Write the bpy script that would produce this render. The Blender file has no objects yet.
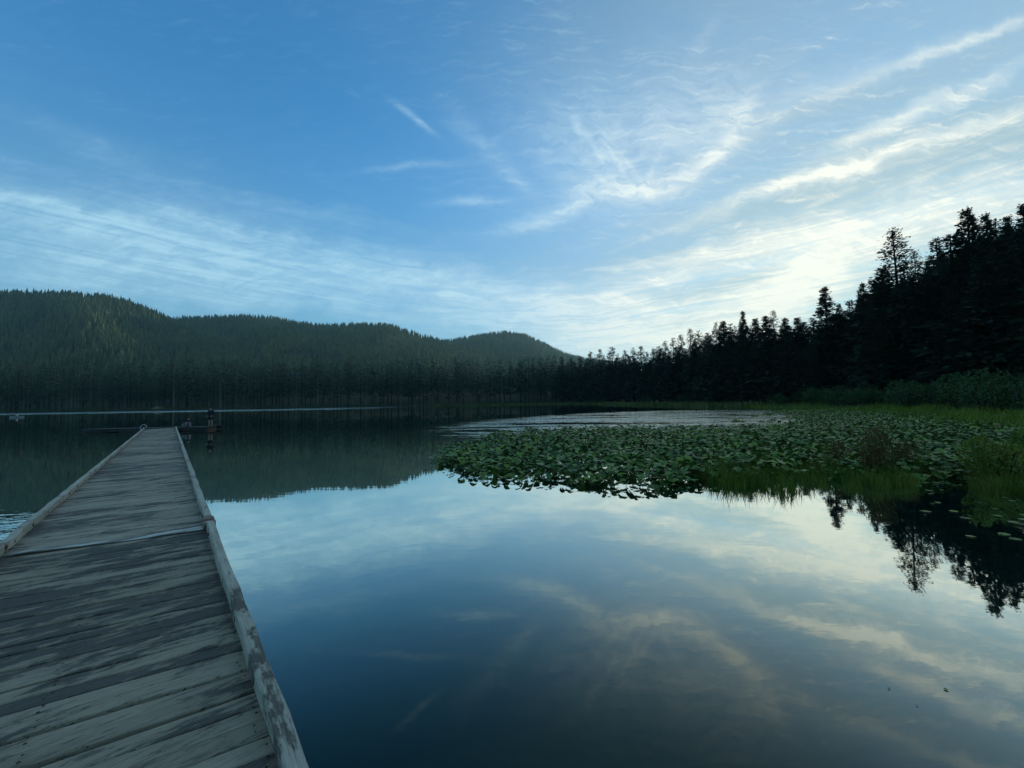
import bpy, math, random
import numpy as np
from mathutils import Vector, Matrix

random.seed(7)
rng = np.random.default_rng(7)
scene = bpy.context.scene
C = scene.collection
R_ = math.radians

# ------------------------------------------------------------------ camera
FPX, PITCH, ROLL, EYE = 385.0, R_(2.7), R_(0.9), 2.05
F_ = np.array([0, math.cos(PITCH), math.sin(PITCH)])
r0 = np.array([1.0, 0, 0]); u0 = np.array([0, -math.sin(PITCH), math.cos(PITCH)])
CR = r0 * math.cos(ROLL) - u0 * math.sin(ROLL)
CU = u0 * math.cos(ROLL) + r0 * math.sin(ROLL)


def ray(x, y):
    return F_ + CR * (x - 512) / FPX + CU * (384 - y) / FPX


def gxz(x, y):
    """direction through a photo point as slopes (east per north, up per north)"""
    d = ray(x, y)
    return d[0] / d[1], d[2] / d[1]


cam_d = bpy.data.cameras.new('camera')
cam = bpy.data.objects.new('camera', cam_d); C.objects.link(cam)
cam_d.sensor_fit = 'HORIZONTAL'
cam_d.angle = 2 * math.atan(512 / FPX)
cam_d.clip_start, cam_d.clip_end = 0.05, 20000
M = Matrix(((CR[0], CU[0], -F_[0], 0), (CR[1], CU[1], -F_[1], 0), (CR[2], CU[2], -F_[2], EYE), (0, 0, 0, 1)))
cam.matrix_world = M
scene.camera = cam

# ------------------------------------------------------------------ node helper


class S:
    """a node socket one can do arithmetic with"""
    def __init__(self, nt, sock): self.nt, self.s = nt, sock
    def _m(self, op, *a, clamp=False):
        n = self.nt.nodes.new('ShaderNodeMath'); n.operation = op; n.use_clamp = clamp
        for i, v in enumerate((self,) + a):
            if isinstance(v, S): self.nt.links.new(v.s, n.inputs[i])
            else: n.inputs[i].default_value = v
        return S(self.nt, n.outputs[0])
    def __add__(self, o): return self._m('ADD', o)
    __radd__ = __add__
    def __sub__(self, o): return self._m('SUBTRACT', o)
    def __rsub__(self, o): return (self * -1.0) + o
    def __mul__(self, o): return self._m('MULTIPLY', o)
    __rmul__ = __mul__
    def __truediv__(self, o): return self._m('DIVIDE', o)
    def pw(self, o): return self._m('POWER', o)
    def mx(self, o): return self._m('MAXIMUM', o)
    def mn(self, o): return self._m('MINIMUM', o)
    def ab(self): return self._m('ABSOLUTE')
    def cl(self): return self._m('ADD', 0.0, clamp=True)
    def sm(self, a, b, lo=0.0, hi=1.0):
        n = self.nt.nodes.new('ShaderNodeMapRange'); n.interpolation_type = 'SMOOTHSTEP'
        self.nt.links.new(self.s, n.inputs[0])
        for i, v in zip((1, 2, 3, 4), (a, b, lo, hi)): n.inputs[i].default_value = v
        return S(self.nt, n.outputs[0])


def node(nt, typ, **kw):
    n = nt.nodes.new(typ)
    for k, v in kw.items(): setattr(n, k, v)
    return n


def setin(nt, n, key, v):
    if isinstance(v, S): nt.links.new(v.s, n.inputs[key])
    elif hasattr(v, 'is_output'): nt.links.new(v, n.inputs[key])
    else: n.inputs[key].default_value = v


def comb(nt, x, y, z):
    n = nt.nodes.new('ShaderNodeCombineXYZ')
    for k, v in zip('XYZ', (x, y, z)): setin(nt, n, k, v)
    return S(nt, n.outputs[0])


def sep(nt, v):
    n = nt.nodes.new('ShaderNodeSeparateXYZ'); setin(nt, n, 0, v)
    return [S(nt, n.outputs[i]) for i in range(3)]


def noise(nt, vec, scale=1.0, detail=4.0, rough=0.55, dist=0.0, col=False):
    n = nt.nodes.new('ShaderNodeTexNoise')
    if vec is not None: setin(nt, n, 'Vector', vec)
    n.inputs['Scale'].default_value = scale; n.inputs['Detail'].default_value = detail
    n.inputs['Roughness'].default_value = rough; n.inputs['Distortion'].default_value = dist
    return S(nt, n.outputs['Color' if col else 'Fac'])


def mapping(nt, vec, loc=(0, 0, 0), rot=(0, 0, 0), sc=(1, 1, 1), typ='POINT'):
    n = node(nt, 'ShaderNodeMapping', vector_type=typ); setin(nt, n, 'Vector', vec)
    n.inputs['Location'].default_value = loc; n.inputs['Rotation'].default_value = rot; n.inputs['Scale'].default_value = sc
    return S(nt, n.outputs[0])


def mixc(nt, fac, a, b, blend='MIX'):
    n = node(nt, 'ShaderNodeMix', data_type='RGBA', blend_type=blend)
    setin(nt, n, 'Factor', fac)
    for k, v in ((6, a), (7, b)):
        if isinstance(v, S): nt.links.new(v.s, n.inputs[k])
        elif hasattr(v, 'is_output'): nt.links.new(v, n.inputs[k])
        else: n.inputs[k].default_value = (v[0], v[1], v[2], 1)
    return S(nt, n.outputs[2])


def mat(name, col=(0.5, 0.5, 0.5), rough=0.8, spec=0.3, metal=0.0):
    m = bpy.data.materials.new(name); m.use_nodes = True
    b = m.node_tree.nodes['Principled BSDF']
    b.inputs['Base Color'].default_value = (*col, 1); b.inputs['Roughness'].default_value = rough
    b.inputs['Specular IOR Level'].default_value = spec; b.inputs['Metallic'].default_value = metal
    return m, m.node_tree, b


def bump(nt, b, h, strength=0.3, dist=0.02):
    n = nt.nodes.new('ShaderNodeBump'); n.inputs['Strength'].default_value = 1.0
    setin(nt, n, 'Strength', strength); n.inputs['Distance'].default_value = dist
    setin(nt, n, 'Height', h); nt.links.new(n.outputs[0], b.inputs['Normal'])


def coord(nt, kind='Object'):
    return S(nt, nt.nodes.new('ShaderNodeTexCoord').outputs[kind])


def position(nt):
    return S(nt, nt.nodes.new('ShaderNodeNewGeometry').outputs['Position'])


# ------------------------------------------------------------------ object helpers
def tag(o, label=None, cat=None, group=None, kind=None):
    if label: o['label'] = label
    if cat: o['category'] = cat
    if group: o['group'] = group
    if kind: o['kind'] = kind
    return o


def empty(name, loc=(0, 0, 0), rz=0.0):
    o = bpy.data.objects.new(name, None); C.objects.link(o)
    o.empty_display_size = 0.2; o.location = loc; o.rotation_euler = (0, 0, rz)
    return o


def link(name, me, parent=None):
    o = bpy.data.objects.new(name, me); C.objects.link(o)
    if parent: o.parent = parent
    return o


def mesh(name, v, f, mats, smooth=False, fmat=None):
    """v: (n,3) array; f: (m,k) int array or a list of faces"""
    me = bpy.data.meshes.new(name)
    v = np.asarray(v, np.float32)
    if isinstance(f, np.ndarray):
        k = f.shape[1]
        me.vertices.add(len(v)); me.vertices.foreach_set('co', v.ravel())
        me.loops.add(f.size); me.loops.foreach_set('vertex_index', f.astype(np.int32).ravel())
        me.polygons.add(len(f)); me.polygons.foreach_set('loop_start', (np.arange(len(f)) * k).astype(np.int32))
        me.update(calc_edges=True)
    else:
        me.from_pydata([tuple(map(float, p)) for p in v], [], [tuple(map(int, q)) for q in f]); me.update()
    for m in (mats if isinstance(mats, (list, tuple)) else [mats]): me.materials.append(m)
    if fmat is not None: me.polygons.foreach_set('material_index', np.asarray(fmat, np.int32))
    if smooth: me.polygons.foreach_set('use_smooth', np.ones(len(me.polygons), bool))
    return me


def vattr(me, name, vals):
    a = me.attributes.new(name, 'FLOAT', 'POINT'); a.data.foreach_set('value', np.asarray(vals, np.float32))


def repeat(pv, pf, loc, rot, sc, tilt=None):
    """copies of a prototype: verts (k,3), faces (m,q); loc (n,3); rot (n,) about z; sc (n,3)"""
    n, k = len(loc), len(pv)
    P = pv[None] * sc[:, None, :]
    if tilt is not None:                      # tilt about local x, then turn about z
        ct, st = np.cos(tilt)[:, None], np.sin(tilt)[:, None]
        P = np.stack([P[..., 0], P[..., 1] * ct - P[..., 2] * st, P[..., 1] * st + P[..., 2] * ct], -1)
    c, s = np.cos(rot)[:, None], np.sin(rot)[:, None]
    V = np.stack([P[..., 0] * c - P[..., 1] * s, P[..., 0] * s + P[..., 1] * c, P[..., 2]], -1) + loc[:, None, :]
    Fc = pf[None] + (np.arange(n) * k)[:, None, None]
    return V.reshape(-1, 3), Fc.reshape(-1, pf.shape[1])


class MB:
    """collects boxes, tubes and lathes for one mesh"""
    def __init__(self): self.v, self.f = [], []
    def add(self, v, f):
        o = len(self.v); self.v += [tuple(p) for p in v]; self.f += [tuple(i + o for i in q) for q in f]
    def box(self, x0, x1, y0, y1, z0, z1, b=0.0):
        if b <= 0:
            v = [(x, y, z) for z in (z0, z1) for y in (y0, y1) for x in (x0, x1)]
            self.add(v, [(0, 2, 3, 1), (4, 5, 7, 6), (0, 1, 5, 4), (2, 6, 7, 3), (0, 4, 6, 2), (1, 3, 7, 5)])
            return
        def ring(z, i): return [(x0 + i, y0, z), (x1 - i, y0, z), (x1, y0 + i, z), (x1, y1 - i, z), (x1 - i, y1, z), (x0 + i, y1, z), (x0, y1 - i, z), (x0, y0 + i, z)]
        def inner(z): return [(x0 + b, y0 + b, z), (x1 - b, y0 + b, z), (x1 - b, y0 + b, z), (x1 - b, y1 - b, z), (x1 - b, y1 - b, z), (x0 + b, y1 - b, z), (x0 + b, y1 - b, z), (x0 + b, y0 + b, z)]
        v = ring(z0, b) + ring(z1 - b, b)
        q = [(i, (i + 1) % 8, 8 + (i + 1) % 8, 8 + i) for i in range(8)]
        top = [(x0 + b, y0 + b, z1), (x1 - b, y0 + b, z1), (x1 - b, y1 - b, z1), (x0 + b, y1 - b, z1)]
        v += top
        q += [(8, 9, 17, 16), (9, 10, 17), (10, 11, 18, 17), (11, 12, 18), (12, 13, 19, 18), (13, 14, 19), (14, 15, 16, 19), (15, 8, 16), (16, 17, 18, 19), tuple(range(7, -1, -1))]
        self.add(v, q)
    def tube(self, pts, rad, n=8, cap=True):
        pts = [Vector(p) for p in pts]
        rad = rad if isinstance(rad, (list, tuple)) else [rad] * len(pts)
        v, q = [], []
        for i, p in enumerate(pts):
            t = (pts[min(i + 1, len(pts) - 1)] - pts[max(i - 1, 0)]).normalized()
            a = t.orthogonal().normalized() if i == 0 else (a - t * a.dot(t)).normalized()
            b = t.cross(a)
            for j in range(n):
                w = 2 * math.pi * j / n
                v.append(p + (a * math.cos(w) + b * math.sin(w)) * rad[i])
        for i in range(len(pts) - 1):
            for j in range(n):
                q.append((i * n + j, i * n + (j + 1) % n, (i + 1) * n + (j + 1) % n, (i + 1) * n + j))
        if cap: q += [tuple(range(n - 1, -1, -1)), tuple(range((len(pts) - 1) * n, len(pts) * n))]
        self.add(v, q)
    def lathe(self, prof, n=16, c=(0, 0, 0)):
        v, q = [], []
        for (r, z) in prof:
            for j in range(n):
                w = 2 * math.pi * j / n; v.append((c[0] + r * math.cos(w), c[1] + r * math.sin(w), c[2] + z))
        for i in range(len(prof) - 1):
            for j in range(n): q.append((i * n + j, i * n + (j + 1) % n, (i + 1) * n + (j + 1) % n, (i + 1) * n + j))
        q += [tuple(range(n - 1, -1, -1)), tuple(range((len(prof) - 1) * n, len(prof) * n))]
        self.add(v, q)
    def build(self, name, m, parent=None, smooth=False):
        return link(name, mesh(name, self.v, self.f, m, smooth), parent)


# ------------------------------------------------------------------ sun and sky
SUN_AZ, SUN_EL = R_(43), R_(6.5)           # azimuth east of the view direction
sun_dir = Vector((math.sin(SUN_AZ) * math.cos(SUN_EL), math.cos(SUN_AZ) * math.cos(SUN_EL), math.sin(SUN_EL)))
ld = bpy.data.lights.new('sun', 'SUN'); ld.energy = 2.0; ld.angle = R_(0.5); ld.color = (1.0, 0.84, 0.66)
lo = bpy.data.objects.new('sun', ld); C.objects.link(lo)
lo.rotation_euler = (-sun_dir).to_track_quat('-Z', 'Y').to_euler()

w = bpy.data.worlds.new('World'); scene.world = w; w.use_nodes = True
nt = w.node_tree; nt.nodes.clear()
out = nt.nodes.new('ShaderNodeOutputWorld'); bg = nt.nodes.new('ShaderNodeBackground')
nt.links.new(bg.outputs[0], out.inputs[0])
sky = nt.nodes.new('ShaderNodeTexSky'); sky.sky_type = 'NISHITA'; sky.sun_disc = False
sky.sun_elevation = SUN_EL; sky.sun_rotation = SUN_AZ
sky.altitude = 700; sky.air_density = 1.0; sky.dust_density = 0.5; sky.ozone_density = 3.5
hs = nt.nodes.new('ShaderNodeHueSaturation'); hs.inputs['Saturation'].default_value = 1.0
nt.links.new(sky.outputs[0], hs.inputs['Color'])
skyc = mixc(nt, 1.0, hs.outputs[0], (0.54, 1.17, 1.27), 'MULTIPLY')
D = coord(nt, 'Generated')
dx, dy, dz = sep(nt, D)
up = dz.mx(0.02)
pu, pv = dx / up, dy / up                                   # a flat cloud layer seen from below
# front chart: slopes to the north, good for the half of the sky ahead
yy = dy.mx(0.05)
gx, gz = dx / yy, dz / yy
front = dy.sm(0.05, 0.3)
wv = comb(nt, gx, gz, 0.0)
wn = noise(nt, wv, 4.5, 5, 0.62, col=True)
wsub = node(nt, 'ShaderNodeVectorMath', operation='SUBTRACT'); nt.links.new(wn.s, wsub.inputs[0]); wsub.inputs[1].default_value = (.5, .5, .5)
wsc = node(nt, 'ShaderNodeVectorMath', operation='SCALE'); nt.links.new(wsub.outputs[0], wsc.inputs[0]); wsc.inputs['Scale'].default_value = 0.14
wad = node(nt, 'ShaderNodeVectorMath', operation='ADD'); nt.links.new(wv.s, wad.inputs[0]); nt.links.new(wsc.outputs[0], wad.inputs[1])
W = S(nt, wad.outputs[0])


wsc2 = node(nt, 'ShaderNodeVectorMath', operation='SCALE'); nt.links.new(wsub.outputs[0], wsc2.inputs[0]); wsc2.inputs['Scale'].default_value = 0.06
wad2 = node(nt, 'ShaderNodeVectorMath', operation='ADD'); nt.links.new(wv.s, wad2.inputs[0]); nt.links.new(wsc2.outputs[0], wad2.inputs[1])
W2 = S(nt, wad2.outputs[0])


def strokes(lst, W):
    acc = None
    for (x, y, L, Wd, ang, st) in lst:
        a, b = gxz(x, y)
        mp = mapping(nt, W, (a, b, 0), (0, 0, R_(ang + 0.9)), (L / 2 / FPX, Wd / 2 / FPX, 1.0), 'TEXTURE')
        dt = node(nt, 'ShaderNodeVectorMath', operation='DOT_PRODUCT')
        nt.links.new(mp.s, dt.inputs[0]); nt.links.new(mp.s, dt.inputs[1])
        e = (S(nt, dt.outputs['Value']) * -1.1)._m('EXPONENT') if False else S(nt, dt.outputs['Value'])
        p = node(nt, 'ShaderNodeMath', operation='POWER'); p.inputs[0].default_value = 0.33; nt.links.new(e.s, p.inputs[1])
        ma = node(nt, 'ShaderNodeMath', operation='MULTIPLY_ADD'); nt.links.new(p.outputs[0], ma.inputs[0]); ma.inputs[1].default_value = st
        if acc is None: ma.inputs[2].default_value = 0.0
        else: nt.links.new(acc.s, ma.inputs[2])
        acc = S(nt, ma.outputs[0])
    return acc


long_strokes = [  # fibrous bands
    (110, 240, 460, 110, -12, .62), (330, 272, 400, 66, -11, .60), (60, 282, 320, 34, -4, .38), (270, 302, 300, 22, -4, .36), (60, 205, 300, 16, -13, .35), (250, 232, 300, 20, -14, .3), (60, 215, 300, 30, -12, .25), (120, 262, 320, 40, -6, .25),
    (480, 288, 260, 30, -6, .45), (560, 302, 220, 26, -6, .50), (640, 340, 260, 30, 0, .75), (520, 322, 300, 26, -3, .55),
    (110, 152, 170, 30, -22, .20), (300, 210, 160, 20, -10, .15),
    (938, 52, 210, 16, 19, .80), (985, 36, 120, 10, 21, .4), (820, 90, 150, 26, 25, .32), (897, 123, 150, 18, 21, .75), (860, 163, 300, 20, 16, .85), (800, 183, 150, 12, 18, .4), (985, 125, 150, 16, 17, .35),
    (990, 80, 120, 18, 22, .3), (1000, 168, 130, 18, 14, .45), (800, 240, 380, 40, 13, .62), (970, 205, 260, 44, 11, .60),
    (815, 268, 150, 60, 38, .95), (770, 300, 150, 40, 18, .70), (652, 281, 90, 18, 3, .42), (700, 255, 160, 22, 8, .25), (660, 305, 160, 24, 2, .4),
    (800, 292, 260, 80, 16, .28), (900, 215, 300, 80, 14, .12), (640, 345, 420, 46, 0, .5), (760, 200, 120, 18, 20, .25), (580, 310, 120, 16, -4, .35),
]
short_strokes = [  # the hook and the feathery bits
    (415, 117, 46, 7, -40, .55), (412, 165, 110, 9, 4, .28), (475, 203, 66, 10, -3, .45), (455, 128, 40, 16, -40, .12),
    (490, 150, 120, 20, -50, .22), (512, 178, 50, 16, -40, .18),
    (612, 188, 90, 22, 4, .55), (638, 190, 60, 18, -14, .42), (668, 186, 66, 16, 14, .36), (694, 170, 76, 20, 30, .44), (722, 148, 70, 22, 50, .38), (736, 122, 60, 32, 66, .26), (745, 108, 40, 26, 50, .2),
    (572, 205, 70, 20, 32, .42), (548, 216, 76, 22, 16, .40), (520, 226, 60, 14, 12, .25),
    (606, 158, 120, 90, -60, .30), (680, 140, 120, 90, 40, .2), (618, 158, 76, 7, -66, .20), (606, 162, 70, 8, -58, .18), (632, 166, 56, 7, -60, .22), (590, 166, 56, 9, -48, .14), (652, 170, 44, 8, 66, .22), (560, 170, 90, 30, -35, .10),
    (575, 122, 36, 12, -60, .2), (556, 112, 30, 16, -50, .16), (650, 120, 320, 150, 15, .22), (710, 112, 120, 60, 25, .16), (700, 40, 70, 14, 50, .16), (560, 140, 120, 60, 0, .10),
]
arch = pv + 0.229 * (pu - 0.12) * (pu - 0.12)
an = noise(nt, comb(nt, pu * 0.9, arch * 0.9, 0.0), 1.6, 3, 0.5)          # bends the fibres
fib = noise(nt, comb(nt, pu * 0.55, arch * 3.0 + an * 3.4, 3.3), 2.2, 8, 0.64)
fine = noise(nt, mapping(nt, W, (0, 0, 0), (0, 0, R_(-40)), (12, 38, 1)), 1.0, 7, 0.7, 0.6)
fine2 = noise(nt, mapping(nt, W, (5, 2, 0), (0, 0, R_(-8)), (9, 70, 1)), 1.0, 5, 0.62)
base = noise(nt, comb(nt, pu * 0.5, arch * 0.9, 7.7), 1.4, 4, 0.5)
lon = strokes(long_strokes, W); sho = strokes(short_strokes, W2)
tuft = noise(nt, mapping(nt, W, (3, 1, 0), (0, 0, R_(-15)), (10, 24, 1)), 1.0, 8, 0.68, 0.5)
fmask = (fib.sm(0.30, 0.72) * 0.6 + fine2.sm(0.3, 0.8) * 0.25 + 0.12) * (tuft.sm(0.25, 0.7) * 0.75 + 0.5)
cl_front = lon * (fmask * 1.15 + 0.26) + sho * (fine.sm(0.25, 0.78) * 1.0 + 0.32)
veil = (base.sm(0.2, 0.7) * 0.30 + fib.sm(0.3, 0.8) * 0.14 + 0.55) * gx.sm(-0.6, 0.8, 0.05, 0.92) * dz.sm(0.0, 0.12, 0.75, 1.0)
veil = veil + dz.sm(0.62, 0.1) * 0.6 * (1.0 - veil)
cl = (cl_front + fib.sm(0.45, 0.8) * base.sm(0.4, 0.7) * gx.sm(-0.3, 0.7, 0.06, 0.5) + fine2.sm(0.48, 0.75) * fib.sm(0.35, 0.6) * gx.sm(-0.4, 0.8, 0.08, 0.42)) * front
veil = veil * front + (base.sm(0.3, 0.7) * 0.5 + 0.35) * (1.0 - front)
back_fill = base.sm(0.35, 0.7) * (fib.sm(0.35, 0.75) * 0.5 + 0.3) * 0.8  # heavier cloud behind the view, added for neutral fill light
cl = cl + back_fill * (1.0 - front)
cl = (cl * dz.sm(-0.02, 0.03)).cl()
sdot = node(nt, 'ShaderNodeVectorMath', operation='DOT_PRODUCT'); nt.links.new(D.s, sdot.inputs[0]); sdot.inputs[1].default_value = sun_dir
near = S(nt, sdot.outputs['Value'])
K = 1.0
warm = near.sm(0.72, 0.995)
ccol = mixc(nt, near.sm(0.35, 0.9), (1.45, 2.45, 3.05), (2.25, 2.9, 3.2)); ccol = mixc(nt, warm, ccol, (3.8, 3.75, 3.25))
vcol = mixc(nt, near.sm(0.45, 0.99), (0.66, 1.12, 1.36), (1.5, 1.85, 1.85))
final = mixc(nt, cl * 0.92, mixc(nt, veil.cl(), skyc, vcol), ccol)
nt.links.new(final.s, bg.inputs['Color'])
bg.inputs['Strength'].default_value = 0.15

# ------------------------------------------------------------------ the lie of the land
SHORE = np.array([(-1500, 60), (-900, 215), (-520, 258), (-358, 266), (-250, 282), (-180, 283), (-100, 297), (-40, 300), (-5, 306), (30, 300), (52, 287), (58, 250), (54, 205),
                  (60, 170), (62, 120), (60, 95), (56, 75), (49, 54), (41, 38), (33, 26), (28, 17), (25, 8), (22, -4), (13, -9),
                  (2, -9.5), (-10, -9), (-30, -14), (-100, -34), (-300, -60), (-900, -90), (-1500, -100)], float)


def inside(P, poly):
    x, y = P[:, 0], P[:, 1]; r = np.zeros(len(P), bool)
    for (x0, y0), (x1, y1) in zip(poly, np.roll(poly, -1, 0)):
        c = (y0 > y) != (y1 > y)
        with np.errstate(divide='ignore', invalid='ignore'):
            r ^= c & (x < (x1 - x0) * (y - y0) / (y1 - y0) + x0)
    return r


def sdist(P, poly=SHORE):
    """distance to the shore line, positive on land"""
    d = np.full(len(P), 1e9)
    for a, b in zip(poly, np.roll(poly, -1, 0)):
        ab = b - a; t = np.clip(((P - a) @ ab) / (ab @ ab), 0, 1)
        d = np.minimum(d, np.hypot(*(P - a - t[:, None] * ab).T))
    return np.where(inside(P, poly), -d, d)


def sstep(a, b, x):
    t = np.clip((x - a) / (b - a), 0, 1); return t * t * (3 - 2 * t)


def ground_z(P):
    P = np.asarray(P, float).reshape(-1, 2)
    s = sdist(P); x, y = P.T
    wob = np.sin(x * .31 + 1.3 * np.sin(y * .23)) * np.cos(y * .27 + .4) 
    z = np.where(s < 0, np.maximum(-2.5, 0.14 * s), 0.5 * (1 - np.exp(-np.maximum(s, 0) / 4)) + 0.012 * np.maximum(s, 0))
    z = z + np.where(s > 2, 0.1 * wob * np.minimum((s - 2) / 4, 1), 0)
    right = sstep(10, 60, x) * sstep(330, 230, y)
    z = z + right * (16 * sstep(16, 120, s) + 30 * sstep(100, 420, s))
    far = sstep(250, 300, y) * (1 - sstep(30, 120, x))
    z = z + far * 0.10 * np.clip(s - 6, 0, 130)
    return z


# ------------------------------------------------------------------ materials
# water
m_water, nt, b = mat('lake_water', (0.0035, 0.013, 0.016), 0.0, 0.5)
P = position(nt); px, py, pz = sep(nt, P)
wave_far = noise(nt, mapping(nt, P, sc=(0.55, 1.5, 1)), 1.0, 5, 0.6)
wave_near = noise(nt, mapping(nt, P, rot=(0, 0, R_(8)), sc=(2.2, 5.5, 1)), 1.0, 3, 0.5)
calm = noise(nt, mapping(nt, P, sc=(0.35, 0.5, 1)), 1.0, 2, 0.5)


def blob(cx, cy, rx, ry, ang=0.0, soft=(1.0, 0.5)):
    mp = mapping(nt, P, (cx, cy, 0), (0, 0, R_(ang)), (rx, ry, 1e6), 'TEXTURE')
    ln = node(nt, 'ShaderNodeVectorMath', operation='LENGTH'); nt.links.new(mp.s, ln.inputs[0])
    return S(nt, ln.outputs['Value']).sm(soft[0], soft[1])


edge = noise(nt, mapping(nt, P, sc=(0.12, 0.3, 1)), 1.0, 4, 0.6)
mid_band = (blob(25, 48, 42, 24, 42) * edge.sm(0.34, 0.5)).cl()
far_band = (py - px * 0.06 + edge * 40.0).sm(185, 200) * (px * -1.0).sm(30, 100)
left_rip = blob(-10.4, 6.4, 4.6, 2.7, 12, (1.0, 0.1)) * calm.sm(0.3, 0.5)
right_rip = blob(8.6, 6.0, 1.6, 0.7, 30) * edge.sm(0.3, 0.5)
mask = (mid_band + far_band * 0.6).cl()
near_m = (left_rip * 0.8 + right_rip * 0.55).cl()
h = wave_far * mask * 0.22 + wave_near * near_m * 0.085 + calm * 0.0010 + wave_near * 0.0005
streak = noise(nt, mapping(nt, P, rot=(0, 0, R_(-12)), sc=(0.05, 0.42, 1)), 1.0, 5, 0.65)
mid_band = mid_band * streak.sm(0.42, 0.58) * 0.8
h = wave_far * (mid_band + far_band * 0.6).cl() * 0.22 + wave_near * near_m * 0.085 + calm * 0.0010 + wave_near * 0.0005
bn = nt.nodes.new('ShaderNodeBump'); bn.inputs['Strength'].default_value = 1.0; bn.inputs['Distance'].default_value = 1.0
nt.links.new(h.s, bn.inputs['Height'])
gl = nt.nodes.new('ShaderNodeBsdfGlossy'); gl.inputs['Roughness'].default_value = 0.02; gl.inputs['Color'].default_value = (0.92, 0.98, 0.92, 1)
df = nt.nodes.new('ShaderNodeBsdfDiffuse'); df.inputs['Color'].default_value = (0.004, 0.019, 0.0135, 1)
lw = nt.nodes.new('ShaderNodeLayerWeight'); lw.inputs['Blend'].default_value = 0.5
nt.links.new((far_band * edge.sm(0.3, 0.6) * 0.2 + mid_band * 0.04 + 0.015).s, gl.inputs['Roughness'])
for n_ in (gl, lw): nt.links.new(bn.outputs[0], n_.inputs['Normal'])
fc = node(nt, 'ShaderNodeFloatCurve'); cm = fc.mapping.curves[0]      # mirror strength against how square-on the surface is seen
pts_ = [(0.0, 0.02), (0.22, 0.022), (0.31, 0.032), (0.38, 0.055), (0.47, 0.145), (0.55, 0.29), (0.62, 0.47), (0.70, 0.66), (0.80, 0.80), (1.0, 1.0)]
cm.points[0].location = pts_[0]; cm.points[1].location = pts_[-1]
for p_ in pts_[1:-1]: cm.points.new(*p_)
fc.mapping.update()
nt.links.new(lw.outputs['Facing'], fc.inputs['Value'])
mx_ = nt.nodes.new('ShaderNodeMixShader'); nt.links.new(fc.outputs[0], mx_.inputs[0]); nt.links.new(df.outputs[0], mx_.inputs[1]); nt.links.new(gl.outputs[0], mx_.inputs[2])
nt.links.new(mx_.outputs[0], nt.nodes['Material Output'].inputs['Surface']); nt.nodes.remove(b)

# wet and dry ground
m_ground, nt, b = mat('bank_soil', (0.05, 0.05, 0.03), 0.95, 0.1)
n1 = noise(nt, position(nt), 0.35, 5); n2 = noise(nt, position(nt), 3.0, 5)
nt.links.new(mixc(nt, n2.sm(.35, .65), mixc(nt, n1.sm(.4, .6), (0.028, 0.04, 0.018), (0.05, 0.062, 0.02)), (0.03, 0.028, 0.018)).s, b.inputs['Base Color'])
bump(nt, b, n2, 0.6, 0.2)
m_hill, nt, b = mat('hill_soil', (0.04, 0.045, 0.028), 1.0, 0.0)
n1 = noise(nt, position(nt), 0.012, 6)
nt.links.new(mixc(nt, n1.sm(.4, .65), (0.022, 0.034, 0.02), (0.06, 0.056, 0.03)).s, b.inputs['Base Color'])


def foliage(name, c1, c2, scale, rough=0.7, spec=0.2, obj_var=0.25, transl=0.0):
    m, nt, b = mat(name, c1, rough, spec)
    n1 = noise(nt, position(nt), scale, 3)
    oi = S(nt, nt.nodes.new('ShaderNodeObjectInfo').outputs['Random'])
    oi = (oi + S(nt, node(nt, 'ShaderNodeAttribute', attribute_name='prand').outputs['Fac']))._m('FRACT')
    f = (n1.sm(.3, .7) * (1 - obj_var) + oi * obj_var)
    c = mixc(nt, f, c1, c2)
    nt.links.new(c.s, b.inputs['Base Color'])
    if transl > 0:
        t = nt.nodes.new('ShaderNodeBsdfTranslucent'); nt.links.new(c.s, t.inputs[0])
        mx = nt.nodes.new('ShaderNodeMixShader'); mx.inputs[0].default_value = transl
        nt.links.new(b.outputs[0], mx.inputs[1]); nt.links.new(t.outputs[0], mx.inputs[2])
        nt.links.new(mx.outputs[0], nt.nodes['Material Output'].inputs['Surface'])
    return m


m_needle = foliage('conifer_needles', (0.010, 0.021, 0.011), (0.026, 0.042, 0.016), 0.25, obj_var=0.4)
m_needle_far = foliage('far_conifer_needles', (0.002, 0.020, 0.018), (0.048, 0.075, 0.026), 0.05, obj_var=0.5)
m_hillwood = foliage('hill_forest_needles', (0.003, 0.024, 0.013), (0.080, 0.106, 0.030), 0.012, obj_var=0.55)
m_bush = foliage('bush_leaves', (0.016, 0.046, 0.014), (0.046, 0.088, 0.018), 0.6, 0.6, 0.25, 0.5, 0.15)
m_bark, nt, b = mat('conifer_bark', (0.06, 0.045, 0.035), 0.95, 0.1)
n1 = noise(nt, mapping(nt, coord(nt), sc=(6, 6, 1)), 1.0, 4)
nt.links.new(mixc(nt, n1.sm(.35, .7), (0.016, 0.013, 0.011), (0.05, 0.04, 0.032)).s, b.inputs['Base Color'])
m_pale_bark, nt, b = mat('pale_bark', (0.12, 0.115, 0.10), 0.9, 0.1)
m_grass = foliage('sedge_blades', (0.045, 0.105, 0.010), (0.135, 0.165, 0.018), 0.9, 0.6, 0.2, 0.1, 0.3)
m_grass_y = foliage('yellow_green_blades', (0.085, 0.13, 0.014), (0.18, 0.18, 0.028), 0.8, 0.6, 0.2, 0.1, 0.3)
m_bankgrass = foliage('bank_grass_blades', (0.050, 0.110, 0.010), (0.19, 0.23, 0.026), 0.35, 0.6, 0.2, 0.1, 0.3)
m_grass_far = foliage('shore_grass_blades', (0.05, 0.075, 0.018), (0.13, 0.14, 0.04), 0.08, 0.7, 0.2, 0.1, 0.2)
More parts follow.
